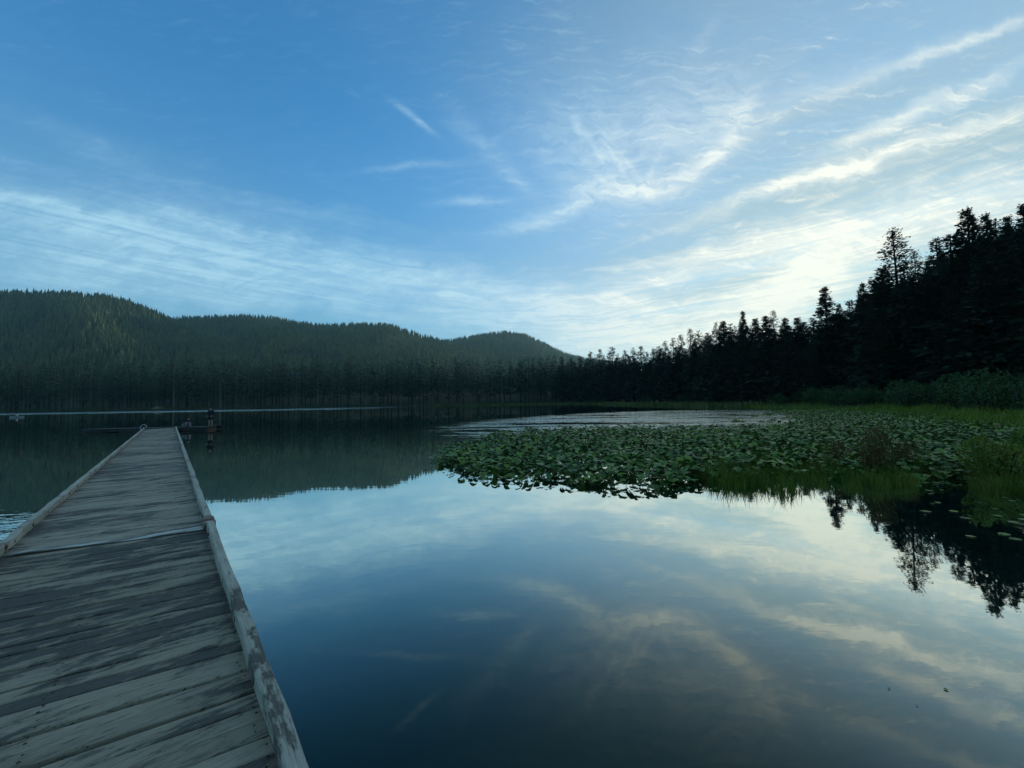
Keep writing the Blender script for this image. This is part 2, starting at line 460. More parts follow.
m_reed = foliage('rusty_reed_stems', (0.075, 0.062, 0.020), (0.14, 0.088, 0.030), 2.0, 0.8, 0.1, 0.3, 0.2)
m_pad, nt, b = mat('lily_leaf', (0.04, 0.075, 0.035), 0.3, 0.5)
n1 = noise(nt, position(nt), 0.9, 4); n2 = noise(nt, position(nt), 7.0, 3)
pc = mixc(nt, n1.sm(.35, .65), (0.056, 0.140, 0.028), (0.150, 0.225, 0.030))
pr = S(nt, node(nt, 'ShaderNodeAttribute', attribute_name='prand').outputs['Fac']) + S(nt, nt.nodes.new('ShaderNodeObjectInfo').outputs['Random'])
pr = pr._m('FRACT')
yv = sep(nt, position(nt))[1]
pc = mixc(nt, yv.sm(12, 30) * 0.7, pc, (0.150, 0.190, 0.022))
pc = mixc(nt, n2.sm(.58, .8) * 0.6, pc, (0.10, 0.085, 0.03))
pc = mixc(nt, pr.sm(0.8, 0.86) * 0.55, pc, (0.20, 0.22, 0.07))
pc = mixc(nt, pr.sm(0.45, 0.1) * 0.65, pc, (0.010, 0.030, 0.014))
nt.links.new(pc.s, b.inputs['Base Color'])
b.inputs['Roughness'].default_value = 0.48; b.inputs['Specular IOR Level'].default_value = 0.2
bump(nt, b, n2, 0.15, 0.03)


def wood(name, light, mid, dark, amt, sc=(1.0, 1.0, 1.0), along='x'):
    m, nt, b = mat(name, mid, 0.85, 0.25)
    co = coord(nt)
    at_ = node(nt, 'ShaderNodeAttribute', attribute_name='prand'); pr = S(nt, at_.outputs['Fac'])
    x, y, z = sep(nt, co)
    if along == 'y': x, y = y, x
    x = x + pr * 13.0
    x0 = sep(nt, co)[1 if along == 'y' else 0]
    g1 = noise(nt, comb(nt, x * 2.2, y * 7.5, z + pr * 2.0), 1.0, 8, 0.68)           # peeled and worn patches, run with the grain
    g2 = noise(nt, comb(nt, x0 * 1.3, y * 2.6, z + 2.0), 1.0, 6, 0.66)               # stains that cross the boards
    big = noise(nt, comb(nt, x0 * 0.45, y * 0.6, 5.0), 1.0, 2, 0.5)
    grain = noise(nt, comb(nt, x * 4.0, y * 150.0, z * 90.0), 1.0, 5, 0.65)
    fibre = noise(nt, comb(nt, x * 16.0, y * 70.0, z * 60.0), 1.0, 5, 0.65)
    sq = g1 * 0.62 + g2 * 0.38 + (big - 0.5) * 0.30 + (pr - 0.5) * 0.07 + (fibre - 0.5) * 0.16
    wear = sq.sm(amt - 0.028, amt + 0.032)
    hl = sq.sm(amt + 0.07, amt + 0.14)
    pale = mixc(nt, pr * 0.6 + hl * 0.4, mid, light)
    dk = mixc(nt, grain.sm(.3, .7), dark, [k * 1.7 for k in dark])
    c = mixc(nt, wear, dk, pale)
    c = mixc(nt, grain.sm(.52, .72) * 0.55, c, [k * 0.4 for k in mid])
    crack = noise(nt, comb(nt, x * 1.1, y * 48.0, z * 20 + 9.0), 1.0, 2, 0.5)
    crk = (crack - 0.5).ab().sm(0.018, 0.004) * fibre.sm(0.4, 0.6)
    c = mixc(nt, crk * 0.8, c, [k * 0.35 for k in dark])
    kn = noise(nt, comb(nt, x * 2.1, y * 9.0, 4.0), 1.0, 1, 0.4)
    c = mixc(nt, kn.sm(.75, .81) * 0.7, c, (0.035, 0.03, 0.025))
    nt.links.new(c.s, b.inputs['Base Color'])
    bump(nt, b, grain * 0.6 + wear * 0.7 + fibre * 0.5 - crk * 1.2, 0.7, 0.006)
    return m


m_plank = wood('weathered_planks', (0.37, 0.305, 0.225), (0.25, 0.207, 0.15), (0.075, 0.065, 0.056), 0.485)
m_plank_far = wood('weathered_planks_pale', (0.42, 0.35, 0.27), (0.30, 0.25, 0.19), (0.095, 0.085, 0.075), 0.47)
m_curb = wood('peeling_pale_timber', (0.50, 0.45, 0.37), (0.34, 0.30, 0.24), (0.095, 0.08, 0.066), 0.43, along='y')
m_flash, nt, b = mat('worn_metal_strip', (0.4, 0.36, 0.3), 0.6, 0.4, 0.0)
n1 = noise(nt, mapping(nt, coord(nt), sc=(2, 12, 1)), 1.0, 4)
nt.links.new(mixc(nt, n1.sm(.4, .6), (0.16, 0.14, 0.11), (0.50, 0.46, 0.40)).s, b.inputs['Base Color'])
m_rust, nt, b = mat('rusty_steel', (0.16, 0.07, 0.04), 0.8, 0.3, 0.3)
n1 = noise(nt, coord(nt), 22, 4)
nt.links.new(mixc(nt, n1.sm(.4, .6), (0.19, 0.075, 0.045), (0.3, 0.24, 0.21)).s, b.inputs['Base Color'])
m_steel = mat('dull_steel', (0.28, 0.29, 0.29), 0.5, 0.5, 0.6)[0]
m_bolt = mat('dark_bolt', (0.03, 0.022, 0.02), 0.7, 0.3, 0.4)[0]
m_dark = wood('tarred_timber', (0.06, 0.055, 0.05), (0.045, 0.042, 0.04), (0.02, 0.02, 0.02), 0.45)
m_float = mat('black_float_plastic', (0.012, 0.013, 0.014), 0.5, 0.4)[0]

# ------------------------------------------------------------------ ground and water
na = 420
rr = [1.5]
while rr[-1] < 4200: rr.append(rr[-1] * 1.03 + 0.05)
rr = np.array(rr); aa = np.linspace(0, 2 * math.pi, na, endpoint=False)
X = np.concatenate([[[0, 0]], np.stack([np.outer(rr, np.sin(aa)), np.outer(rr, np.cos(aa))], -1).reshape(-1, 2)])
Z = ground_z(X)
f = []
tri = [(0, 1 + (j + 1) % na, 1 + j) for j in range(na)]
i = np.arange(len(rr) - 1)[:, None]; j = np.arange(na)[None]
q = np.stack([1 + i * na + j, 1 + i * na + (j + 1) % na, 1 + (i + 1) * na + (j + 1) % na, 1 + (i + 1) * na + j], -1).reshape(-1, 4)
faces = tri + [tuple(k) for k in q[:, ::-1].tolist()]
tag(link('ground', mesh('ground', np.column_stack([X, Z]), faces, m_ground, True)), kind='structure')
wx = (-1500, 75); wy = (-110, 320)
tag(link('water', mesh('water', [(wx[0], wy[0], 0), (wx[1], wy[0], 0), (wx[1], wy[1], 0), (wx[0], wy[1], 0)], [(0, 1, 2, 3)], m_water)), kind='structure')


# ------------------------------------------------------------------ forested hills
def hill(name, crest, Zr, Z0, Z2, seed, ntree, th):
    cx = np.array([gxz(x, y) for x, y in crest])
    g = np.linspace(cx[0, 0], cx[-1, 0], 150); t = np.concatenate([np.linspace(0, 1, 30), 1 + np.linspace(0.06, 1, 14)])
    r = np.random.default_rng(seed)
    ph = r.uniform(0, 6.28, 12); fr = r.uniform(4, 26, 12)
    def surf(gg, tt):
        cz = np.interp(gg, cx[:, 0], cx[:, 1])
        k = np.where(tt < 1, Z0 + (Zr - Z0) * tt, Zr + (Z2 - Zr) * (tt - 1))
        top = np.maximum(cz * Zr + EYE - th * 0.8, -30)
        prof = np.where(tt < 1, tt ** 1.15, np.cos((tt - 1) * math.pi / 2) ** 0.8)
        gull = sum(np.sin(gg * fr[i] + ph[i] + 1.6 * np.sin(tt * 3 + ph[-i - 1])) for i in range(8)) / 8
        z = top * prof + gull * 0.13 * np.maximum(top, 0) * np.sin(np.clip(tt, 0, 1) * math.pi) - 3 * (1 - np.minimum(tt * 6, 1))
        return np.stack([gg * k, k, z], -1)
    G, T = np.meshgrid(g, t, indexing='ij')
    V = surf(G, T).reshape(-1, 3); nt_ = len(t)
    ii, jj = np.meshgrid(np.arange(len(g) - 1), np.arange(nt_ - 1), indexing='ij')
    Q = np.stack([ii * nt_ + jj, (ii + 1) * nt_ + jj, (ii + 1) * nt_ + jj + 1, ii * nt_ + jj + 1], -1).reshape(-1, 4)
    tag(link(name, mesh(name, V, Q, m_hill, True)), kind='structure')
    gg = r.uniform(cx[0, 0], cx[-1, 0], ntree); tt = r.uniform(0.02, 1.0, ntree) ** 0.75 * 1.06
    loc = surf(gg, tt)
    loc = loc[loc[:, 2] > -2]
    n = len(loc)
    s = th * r.uniform(0.55, 1.15, n); wd = s * r.uniform(0.75, 1.25, n)
    V, Q = repeat(*CONE, loc - [0, 0, 1.0], r.uniform(0, 6.28, n), np.stack([wd, wd, s], -1))
    return V, Q


def cone_proto():
    v, f = [], []; r = np.random.default_rng(3)
    for (z0, z1, rad) in ((0.08, 0.5, .17), (0.3, 0.75, .13), (0.55, 1.0, .085)):
        o = len(v); n = 5; a0 = r.uniform(0, 6)
        for k in range(n):
            a = a0 + k * 6.283 / n; q = rad * r.uniform(.6, 1.25); v.append((q * math.cos(a), q * math.sin(a), z0 + r.uniform(-.05, .05)))
        v.append((r.uniform(-.02, .02), r.uniform(-.02, .02), z1)); f += [(o + k, o + (k + 1) % n, o + n) for k in range(n)]
    return np.array(v), np.array(f)


CONE = cone_proto()
crA = [(-420, 345), (-260, 318), (-150, 304), (-60, 294), (0, 290), (20, 289), (60, 290), (100, 292), (130, 298), (150, 307), (172, 317), (200, 328), (260, 347), (330, 366)]
crB = [(60, 345), (110, 330), (140, 321), (172, 316), (200, 315.5), (240, 314), (270, 315), (295, 320), (320, 323.5), (360, 322), (385, 322.5), (400, 326), (420, 333), (445, 339), (480, 350), (540, 368)]
crC = [(380, 352), (420, 345), (445, 339), (460, 337), (480, 333), (505, 330), (525, 333), (545, 342), (565, 352), (585, 357), (620, 361), (680, 366), (760, 378)]
for nm, cr, a, seed, cnt, th, lab in (('near_hill', crA, (950, 360, 1300), 1, 15000, 19, 'dense conifer forest covering the rounded hill at far left'),
                                 ('middle_hill', crB, (1250, 420, 1700), 2, 16000, 20, 'dense conifer forest covering the long low hill in the middle'),
                                 ('far_hill', crC, (1750, 600, 2300), 4, 13000, 20, 'dense conifer forest covering the farthest pointed hill')):
    V, Q = hill(nm, cr, *a, seed, cnt, th)
    me = mesh('hillside_forest', V, Q, m_hillwood); kk = len(CONE[0]); vattr(me, 'prand', np.repeat(rng.uniform(0, 1, len(V) // kk) ** 1.4, kk))
    tag(link('hillside_forest', me), lab, 'forest', kind='stuff')


# ------------------------------------------------------------------ conifers
def quads(c, d, up_, L, Wd):
    """needle sprays: diamond leaf quads at c along d (n,3)"""
    s = np.cross(d, up_); s /= np.linalg.norm(s, axis=1, keepdims=True) + 1e-9
    V = np.stack([c - d * L[:, None] * .25, c + s * Wd[:, None] * .5 + d * L[:, None] * .2, c + d * L[:, None] * .75, c - s * Wd[:, None] * .5 + d * L[:, None] * .2], 1)
    return V.reshape(-1, 3), np.arange(len(c) * 4).reshape(-1, 4)


def conifer(seed, R=0.16, start=0.12, whorls=34, per=6, sprays=9, size=0.03, gap=0.1, droop=0.35, prof='fir', limbs=True, lean=0.0):
    """unit-height conifer: (trunk verts, faces), (crown verts, faces)"""
    r = np.random.default_rng(seed)
    mb = MB()
    bend = [(lean * z * z + 0.004 * math.sin(7 * z + seed), 0.004 * math.cos(5 * z + seed), z) for z in np.linspace(-0.02, 0.985, 9)]
    mb.tube(bend, [0.0125 * (1 - 0.93 * p[2]) + .0008 for p in bend], 6)
    cs, ds = [], []
    lf = []
    for k in range(whorls):
        z = start + (0.985 - start) * ((k + r.uniform(-.3, .3)) / (whorls - 1)); z = min(max(z, start), .985)
        t = (z - start) / (1 - start)
        if prof == 'fir': p = (1 - t) ** 0.9 * min(1, 0.62 + t * 2.2)
        elif prof == 'slim': p = (1 - t) ** 0.6 * min(1, 0.55 + t * 2)
        else: p = max(0.03, (1 - t) ** 0.6 * min(1, 0.45 + 1.8 * t) * (0.75 + 0.25 * math.sin(t * 23 + seed)))
        nb = max(3, int(per * r.uniform(.6, 1.3)))
        for q in range(nb):
            if r.random() < gap: continue
            a = r.uniform(0, 6.283); L = R * p * r.uniform(.55, 1.15) + 0.006
            if r.random() < 0.06 and t < .8: L *= 1.35
            sl = (0.42 * t - droop * (1 - t)) + r.uniform(-.15, .15)
            dirv = np.array([math.cos(a), math.sin(a), sl]); dirv /= np.linalg.norm(dirv)
            ns = max(3, int(sprays * (0.48 + 0.52 * L / R)))
            u = np.sqrt(r.uniform(0.06 if prof != 'pine' else 0.25, 1.0, ns))
            pos = dirv[None] * (u * L)[:, None]
            pos[:, 2] -= 0.25 * (1 - t) * L * (u ** 2) * droop * 1.5
            pos[:, 2] += 0.10 * L * u ** 3
            side = np.array([-math.sin(a), math.cos(a), 0])
            pos += side[None] * (r.normal(0, 0.13, ns) * L * (0.4 + u))[:, None] + r.normal(0, size * (.2 if prof != 'pine' else .4), (ns, 3))
            zb = float(np.interp(z, [b_[2] for b_ in bend], [b_[0] for b_ in bend]))
            pos += np.array([zb, 0, z])
            dd = dirv[None] + side[None] * r.normal(0, .55, (ns, 1)) + r.normal(0, .28, (ns, 3)); dd /= np.linalg.norm(dd, axis=1, keepdims=True)
            cs.append(pos); ds.append(dd); lf.append(np.full(ns, min(1.0, 0.38 + 0.75 * L / R)))
            if limbs and L > 0.03:
                e = pos[np.argmax(u)]
                mb.tube([(zb, 0, z), tuple((np.array([zb, 0, z]) + e) / 2 + [0, 0, -.01 * L]), tuple(e)], [0.0022, .0016, .0007], 3, False)
    c = np.concatenate(cs); d = np.concatenate(ds)
    lf = np.concatenate(lf); size = size * lf
    n = len(c)
    upv = r.normal(0, .55, (n, 3)) + [0, 0, 1]
    V, Q = quads(c, d, upv, size * r.uniform(.7, 1.6, n) * (1.35 - .5 * c[:, 2]), size * r.uniform(.4, .8, n) * (1.3 - .5 * c[:, 2]))
    return (np.array([tuple(p) for p in mb.v]), mb.f), (V, Q)


def tree_meshes(kind, seeds, barkm, leafm, **kw):
    o = []
    for s in seeds:
        (tv, tf), (cv, cf) = conifer(s, **kw)
        o.append((mesh(kind + '_trunk', tv, tf, barkm), mesh(kind + '_crown', cv, cf, leafm), cv, cf))
    return o


FIR = tree_meshes('fir', (11, 12, 13, 14), m_bark, m_needle, R=.165, whorls=56, per=9, sprays=22, size=.032, gap=.05)
SLIM = tree_meshes('slim', (21, 22, 23), m_bark, m_needle, R=.11, whorls=50, per=7, sprays=15, size=.026, gap=.08, prof='slim', start=.08)
PINE = tree_meshes('pine', (31, 32, 33), m_bark, m_needle, R=.155, whorls=52, per=7, sprays=24, size=.025, gap=.16, prof='pine', start=.10, droop=.18)
MIDT = tree_meshes('mid', (41, 42, 43, 44, 45), m_bark, m_needle, R=.165, whorls=38, per=8, sprays=10, size=.042, gap=.06, limbs=False)
FART = tree_meshes('pale_far', (57,), m_pale_bark, m_needle_far, R=.09, whorls=18, per=5, sprays=5, size=.050, gap=.14, prof='slim', start=.34, limbs=False) + tree_meshes('far', (51, 52, 53, 54, 55, 56), m_bark, m_needle_far, R=.10, whorls=20, per=5, sprays=5, size=.050, gap=.12, prof='slim', start=.22, limbs=False)


def make_tree(name, protos, x, y, top, label, group, wscale=1.0, base=None):
    g = float(ground_z([(x, y)])[0]) if base is None else base
    H = top - g
    t = empty(name, (x, y, g), rng.uniform(0, 6.28)); t.scale = (H * wscale, H * wscale, H)
    tag(t, label, 'conifer', group)
    p = protos[int(rng.integers(len(protos)))]
    link('trunk', p[0], t); link('crown', p[1], t)
    return t


def zr(px):   # how far the right-hand tree line stands, by where it shows
    return float(np.interp(px, [540, 570, 600, 640, 690, 740, 825, 893, 960, 1024, 1200], [325, 315, 265, 200, 148, 116, 90, 76, 66, 58, 44]))


def place(px, ytop, dz=0.0):
    a, b = gxz(px, ytop); z = zr(px) + dz
    return a * z, z, b * z + EYE


G_R = 'conifers along the right shore'
notable = [
    (893, 230, 0, PINE, 1.15, 'tall open-crowned pine with sky showing through its branches, well above its neighbours'),
    (914, 251, 3, PINE, .8, 'thin-topped pine just right of the tall open-crowned pine'),
    (935, 238, 9, SLIM, 1.0, 'sparse pale-topped conifer between the open-crowned pine and the tallest dense fir'),
    (927, 262, -2, FIR, .8, 'dark pointed fir in front of the sparse pale-topped conifer'),
    (966, 209, 0, FIR, 1.1, 'tallest dense fir with a bushy black top on the right shore'),
    (985, 214, 3, FIR, .85, 'tall dark conifer close on the right side of the tallest dense fir'),
    (996, 219, 6, SLIM, 1.0, 'narrow dark conifer between two tall firs near the right frame edge'),
    (1007, 217, 2, FIR, .8, 'ragged dark conifer second from the right frame edge'),
    (1023, 204, 0, FIR, 1.0, 'huge dark fir cut by the right frame edge'),
    (862, 283, 4, FIR, 1.0, 'broad dark fir at the left foot of the open-crowned pine'),
    (872, 279, 10, SLIM, 1.1, 'thin spire behind the broad fir beside the open-crowned pine'),
    (825, 287, 0, FIR, 1.25, 'broad spire-shaped fir standing alone above the low treetops right of centre'),
    (839, 304, 2, FIR, 1.0, 'shorter fir leaning on the right flank of the lone spire-shaped fir'),
    (742, 311, 0, FIR, .9, 'small bushy-topped fir poking up midway along the right tree line'),
    (773, 311, 6, PINE, .9, 'thin airy treetop between the small bushy-topped fir and the lone spire'),
    (690, 329, 0, PINE, 1.0, 'rounded bushy conifer top at the low left end of the right tree line'),
    (716, 322, 0, PINE, .9, 'flat-topped conifer left of the small bushy-topped fir'),
]
for (px, yt, dz, pr, ws, lab) in notable:
    x, y, top = place(px, yt, dz); make_tree('pine_tree' if pr is PINE else 'conifer_tree', pr, x, y, top, lab, G_R, ws)
for (px, yt) in ((698, 331), (723, 321), (730, 324), (755, 319), (765, 316), (784, 318), (797, 318), (804, 322), (812, 318), (850, 300), (882, 268), (903, 262), (948, 235), (1013, 226),
                 (600, 349), (612, 347), (625, 350), (633, 348), (641, 346), (653, 348), (665, 341), (673, 338), (681, 335), (590, 352), (580, 356), (571, 358), (562, 358), (708, 333), (647, 352), (659, 346)):
    x, y, top = place(px, yt, rng.uniform(-2, 6)); pr = (FIR, FIR, MIDT)[int(rng.integers(3))] if px > 700 else MIDT
    make_tree('conifer_tree', pr, x, y, top, 'dark conifer making one of the smaller points of the right shore skyline', 'conifers making the right skyline', rng.uniform(1.2, 1.65))
SKYL = np.array([(540, 364), (570, 360), (600, 353), (640, 350), (672, 343), (690, 336), (720, 328), (745, 322), (770, 322), (810, 322), (835, 312), (860, 296), (885, 276), (905, 275), (925, 270), (950, 242), (985, 225), (1024, 216), (1100, 190), (1300, 120)], float)
for k in range(110):
    px = 555 + (1060 - 555) * (k + rng.uniform(0, 1)) / 110
    yt = np.interp(px, SKYL[:, 0], SKYL[:, 1]); hor = 402 - (px - 512) * .0157
    yt = yt + (hor - yt) * rng.uniform(.03, .38)
    x, y, top = place(px, yt, rng.uniform(-9, 10)); pr = (FIR, SLIM, MIDT, FIR)[int(rng.integers(4))] if px > 780 else MIDT
    make_tree('conifer_tree', pr, x, y, top, 'dark conifer standing inside the black tree wall of the right shore', 'conifers filling the right shore wall', rng.uniform(1.1, 1.5))
# the wall of trees across the lake, front rows
for k in range(140):
    px = -40 + 610 * (k + rng.uniform(0, 1)) / 140
    a, b = gxz(px, 400)
    z = np.interp(a * 290, SHORE[:, 0][2:10], SHORE[:, 1][2:10]) + rng.uniform(4, 22)
    x = a * z
    make_tree('conifer_tree', FART, x, z, 2 + rng.uniform(19, 38), 'tall slim conifer in the straight tree wall across the lake', 'conifers across the lake', rng.uniform(.85, 1.25))


def woods(name, protos, pts, tops, label, wr=(.85, 1.2)):
    pts = np.asarray(pts); g = ground_z(pts); Vs, Qs, Ps, o = [], [], [], 0
    which = rng.integers(len(protos), size=len(pts))
    for k, p in enumerate(protos):
        w_ = which == k; n = w_.sum()
        if n == 0: continue
        H = (tops[w_]); wd = H * rng.uniform(*wr, n)
        V, Q = repeat(p[2], p[3], np.column_stack([pts[w_], g[w_]]), rng.uniform(0, 6.28, n), np.stack([wd, wd, H], -1))
        Vs.append(V); Qs.append(Q + o); o += len(V); Ps.append(np.repeat(rng.uniform(0, 1, n), len(p[2])))
    me = mesh(name, np.concatenate(Vs), np.concatenate(Qs), m_needle_far if protos is FART else m_needle); vattr(me, 'prand', np.concatenate(Ps))
    tag(link(name, me), label, 'woods', kind='stuff')


pts, tops = [], []
while len(pts) < 1500:
    px = rng.uniform(-420, 640); a, _ = gxz(px, 400)
    z = rng.uniform(290, 470); x = a * z
    if sdist(np.array([(x, z)]))[0] < 14: continue
    pts.append((x, z)); tops.append(rng.uniform(22, 39))
woods('background_woods', FART, pts, np.array(tops), 'dense conifer woods behind the front trees across the lake')
pts, tops = [], []
while len(pts) < 950:
    px = rng.uniform(560, 1500) if rng.random() < .6 else rng.uniform(800, 1900)
    a, _ = gxz(min(px, 3000), 390)
    z = (zr(min(px, 1200)) * (1 if px < 1200 else 1200 / px)) * rng.uniform(1.08, 2.0) + 8; x = a * z
    if sdist(np.array([(x, z)]))[0] < 12: continue
    yt = np.interp(px, SKYL[:, 0], SKYL[:, 1]); bb = (402 - (px - 512) * .0157 - yt) / FPX
    g = ground_z([(x, z)])[0]
    H = min(bb * z * rng.uniform(.7, .97) + EYE - g, 36)
    if H < 7: continue
    pts.append((x, z)); tops.append(H)
woods('background_woods', MIDT, pts, np.array(tops), 'dark conifer woods behind the trees of the right shore', (.9, 1.3))


# ------------------------------------------------------------------ bushes and brush
def bush_mesh(seed, n=900, size=.09):
    r = np.random.default_rng(seed)
    k = 9; cen = np.column_stack([r.uniform(-.55, .55, k), r.uniform(-.55, .55, k), r.uniform(.25, .75, k)]); rad = r.uniform(.2, .38, k)
    w_ = r.integers(k, size=n); d = r.normal(0, 1, (n, 3)); d /= np.linalg.norm(d, axis=1, keepdims=True)
    c = cen[w_] + d * (rad[w_] * r.uniform(.45, 1.0, n) ** .5)[:, None]; c[:, 2] = np.abs(c[:, 2])
    dd = d + r.normal(0, .6, (n, 3)); dd /= np.linalg.norm(dd, axis=1, keepdims=True)
    V, Q = quads(c, dd, r.normal(0, 1, (n, 3)), size * r.uniform(.6, 1.4, n), size * r.uniform(.4, .9, n))
    mb = MB()
    for p in cen: mb.tube([(p[0] * .15, p[1] * .15, -.05), tuple(p * [.6, .6, .55]), tuple(p)], [.02, .014, .006], 4, False)
    return mesh('bush_stems', mb.v, mb.f, m_bark), mesh('bush_leaves', V, Q, m_bush), V, Q


BUSH = [bush_mesh(s) for s in (61, 62, 63, 64)]
nb = 0
for k in range(62):
    px = 640 + (1075 - 640) * (k + rng.uniform(0, 1)) / 62
    a, _ = gxz(px, 400)
    # stand just up the bank from the water
    zz = np.arange(20, 260, 1.0); sd = sdist(np.column_stack([a * zz, zz])); z = zz[np.argmax(sd > rng.uniform(3, 13))]
    x = a * z; g = ground_z([(x, z)])[0]
    t = empty('bush', (x, z, g), rng.uniform(0, 6.28)); hh = rng.uniform(1.8, 4.2); t.scale = (hh * .85, hh * .85, hh)
    tag(t, 'dark leafy bush in the thicket along the foot of the right tree line', 'bush', 'bushes along the right bank')
    p = BUSH[k % 4]; link('stems', p[0], t); link('leaves', p[1], t)
pts = []
while len(pts) < 230:
    px = rng.uniform(-60, 640); a, _ = gxz(px, 400); z = rng.uniform(255, 318); x = a * z
    s = sdist(np.array([(x, z)]))[0]
    if 0.5 < s < 7: pts.append((x, z))
pts = np.array(pts); n = len(pts); hh = rng.uniform(1.0, 3.4, n)
V, Q = repeat(BUSH[0][2][:1200], BUSH[0][3][:300], np.column_stack([pts, ground_z(pts)]), rng.uniform(0, 6.28, n), np.stack([hh * 1.3, hh * 1.3, hh], -1))
tag(link('shoreline_brush', mesh('shoreline_brush', V, Q, m_bush)), 'low dark brush along the water edge across the lake', 'brush', kind='stuff')


# ------------------------------------------------------------------ grasses
def blades(pts, h, wd, lean=.35):
    """grass blades: each a bent strip of two quads ending in a narrow tip"""
    n = len(pts); a = rng.uniform(0, 6.283, n); L = lean * h * rng.uniform(.2, 1.3, n)
    dx_, dy_ = np.cos(a), np.sin(a); sx, sy = -dy_, dx_
    V = np.zeros((n, 6, 3))
    for k, (t, ww, ll) in enumerate(((0, 1, 0), (.55, .8, .3), (1, .12, 1))):
        cx = pts[:, 0] + dx_ * L * ll; cy = pts[:, 1] + dy_ * L * ll; cz = pts[:, 2] + h * (t - .12 * ll)
        V[:, k * 2] = np.stack([cx - sx * wd * ww / 2, cy - sy * wd * ww / 2, cz], -1)
        V[:, k * 2 + 1] = np.stack([cx + sx * wd * ww / 2, cy + sy * wd * ww / 2, cz], -1)
    Q = np.array([(0, 1, 3, 2), (2, 3, 5, 4)])[None] + (np.arange(n) * 6)[:, None, None]
    return V.reshape(-1, 3), Q.reshape(-1, 4)


def clumps(centers, per, rad, h, wd, name, m, label, lean=.4):
    P_, H_ = [], []
    for (x, y, sc) in centers:
        k = int(per * sc); a = rng.uniform(0, 6.28, k); q = rad * sc * np.sqrt(rng.uniform(0, 1, k))
        P_.append(np.column_stack([x + q * np.cos(a), y + q * np.sin(a), np.full(k, -.06)])); H_.append(h * sc * rng.uniform(.5, 1.15, k) * (1.1 - .5 * q / (rad * sc)))
    P_ = np.concatenate(P_); g = ground_z(P_[:, :2]); P_[:, 2] = np.maximum(g, 0) - .05
    V, Q = blades(P_, np.concatenate(H_), wd * rng.uniform(.6, 1.3, len(P_)), lean)
    return tag(link(name, mesh(name, V, Q, m)), label, 'grass', kind='stuff')


def atw(px, py, z=0.0):
    d = ray(px, py); t = (z - EYE) / d[2]; return d[0] * t, d[1] * t


cs = []
for k in range(58):
    px = rng.uniform(715, 925); py = rng.uniform(468, 490) if rng.random() < .7 else rng.uniform(452, 472)
    x, y = atw(px, py); cs.append((x, y, rng.uniform(.45, 1.25)))
for k in range(170):
    x, y = atw(rng.uniform(735, 1060), rng.uniform(414, 466)); cs.append((x, y, rng.uniform(.5, 1.05)))
for k in range(26):
    x, y = atw(rng.uniform(925, 1045), rng.uniform(455, 482)); cs.append((x, y, rng.uniform(.35, .8)))
clumps(cs, 150, .38, .54, .014, 'marsh_grass', m_grass, 'green sedge clumps standing in the shallows at the front of the lily patch')
cs = []
for (a, b_, c_, d_, n, s) in ((692, 740, 470, 484, 12, .9), (975, 1060, 476, 496, 20, .8), (950, 1050, 440, 465, 16, 1.0), (860, 905, 482, 488, 5, .7)):
    for k in range(n):
        x, y = atw(rng.uniform(a, b_), rng.uniform(c_, d_)); cs.append((x, y, s * rng.uniform(.7, 1.1)))
clumps(cs, 150, .34, .66, .014, 'yellow_grass', m_grass_y, 'yellow-green grass clumps at the right frame edge and beside the lily pads')
m_shrub = foliage('yellow_green_leaves', (0.075, 0.125, 0.014), (0.17, 0.19, 0.028), 2.0, 0.6, 0.25, 0.2, 0.25)
for (px, py, hh, lab) in ((1004, 484, 1.0, 'rounded yellow-green shrub at the water edge by the right frame edge'), (1046, 482, 1.25, 'taller yellow-green shrub half cut by the right frame edge')):
    x, y = atw(px, py); t = empty('bush', (x, y, -.1), px); t.scale = (hh * .8, hh * .8, hh * 1.15); tag(t, lab, 'bush')
    bm_ = BUSH[int(px) % 4]; me = bush_mesh(px, 2200, .075)[1]; me.materials.clear(); me.materials.append(m_shrub)
    link('stems', bm_[0], t); link('leaves', me, t)
# bank grass along the right shore and pale grass at the far shore
P_ = []
while len(P_) < 26000:
    px = rng.uniform(690, 1090); a, _ = gxz(px, 405); z = rng.uniform(26, 120) if px < 830 else rng.uniform(18, 62)
    P_.append((a * z, z))
    if len(P_) == 26000:
        Q_ = np.array(P_); s = sdist(Q_); P_ = [tuple(q) for q in Q_[(s > -3.0) & (s < 9)]]
        if len(P_) > 13000: break
P_ = np.array(P_); n = len(P_)
tall = .75 + .45 * np.sin(P_[:, 0] * .9 + 2 * np.sin(P_[:, 1] * .5)) * np.cos(P_[:, 1] * .8)
V, Q = blades(np.column_stack([P_, np.maximum(ground_z(P_), 0) - .05]), rng.uniform(.3, 1.1, n) * tall, rng.uniform(.03, .08, n), .5)
tag(link('bank_grass', mesh('bank_grass', V, Q, m_bankgrass)), 'bright green grass strip between the lily pads and the right bushes', 'grass', kind='stuff')
P_ = np.column_stack([rng.uniform(-60, 75, 60000), rng.uniform(95, 312, 60000)]); s = sdist(P_); P_ = P_[(s > -6) & (s < 5)]; n = len(P_)
V, Q = blades(np.column_stack([P_, np.maximum(ground_z(P_), 0) - .05]), rng.uniform(.5, 1.5, n), rng.uniform(.25, .6, n), .5)
tag(link('shore_grass', mesh('shore_grass', V, Q, m_grass_far)), 'pale grass fringe on the far shore below the tree wall', 'grass', kind='stuff')


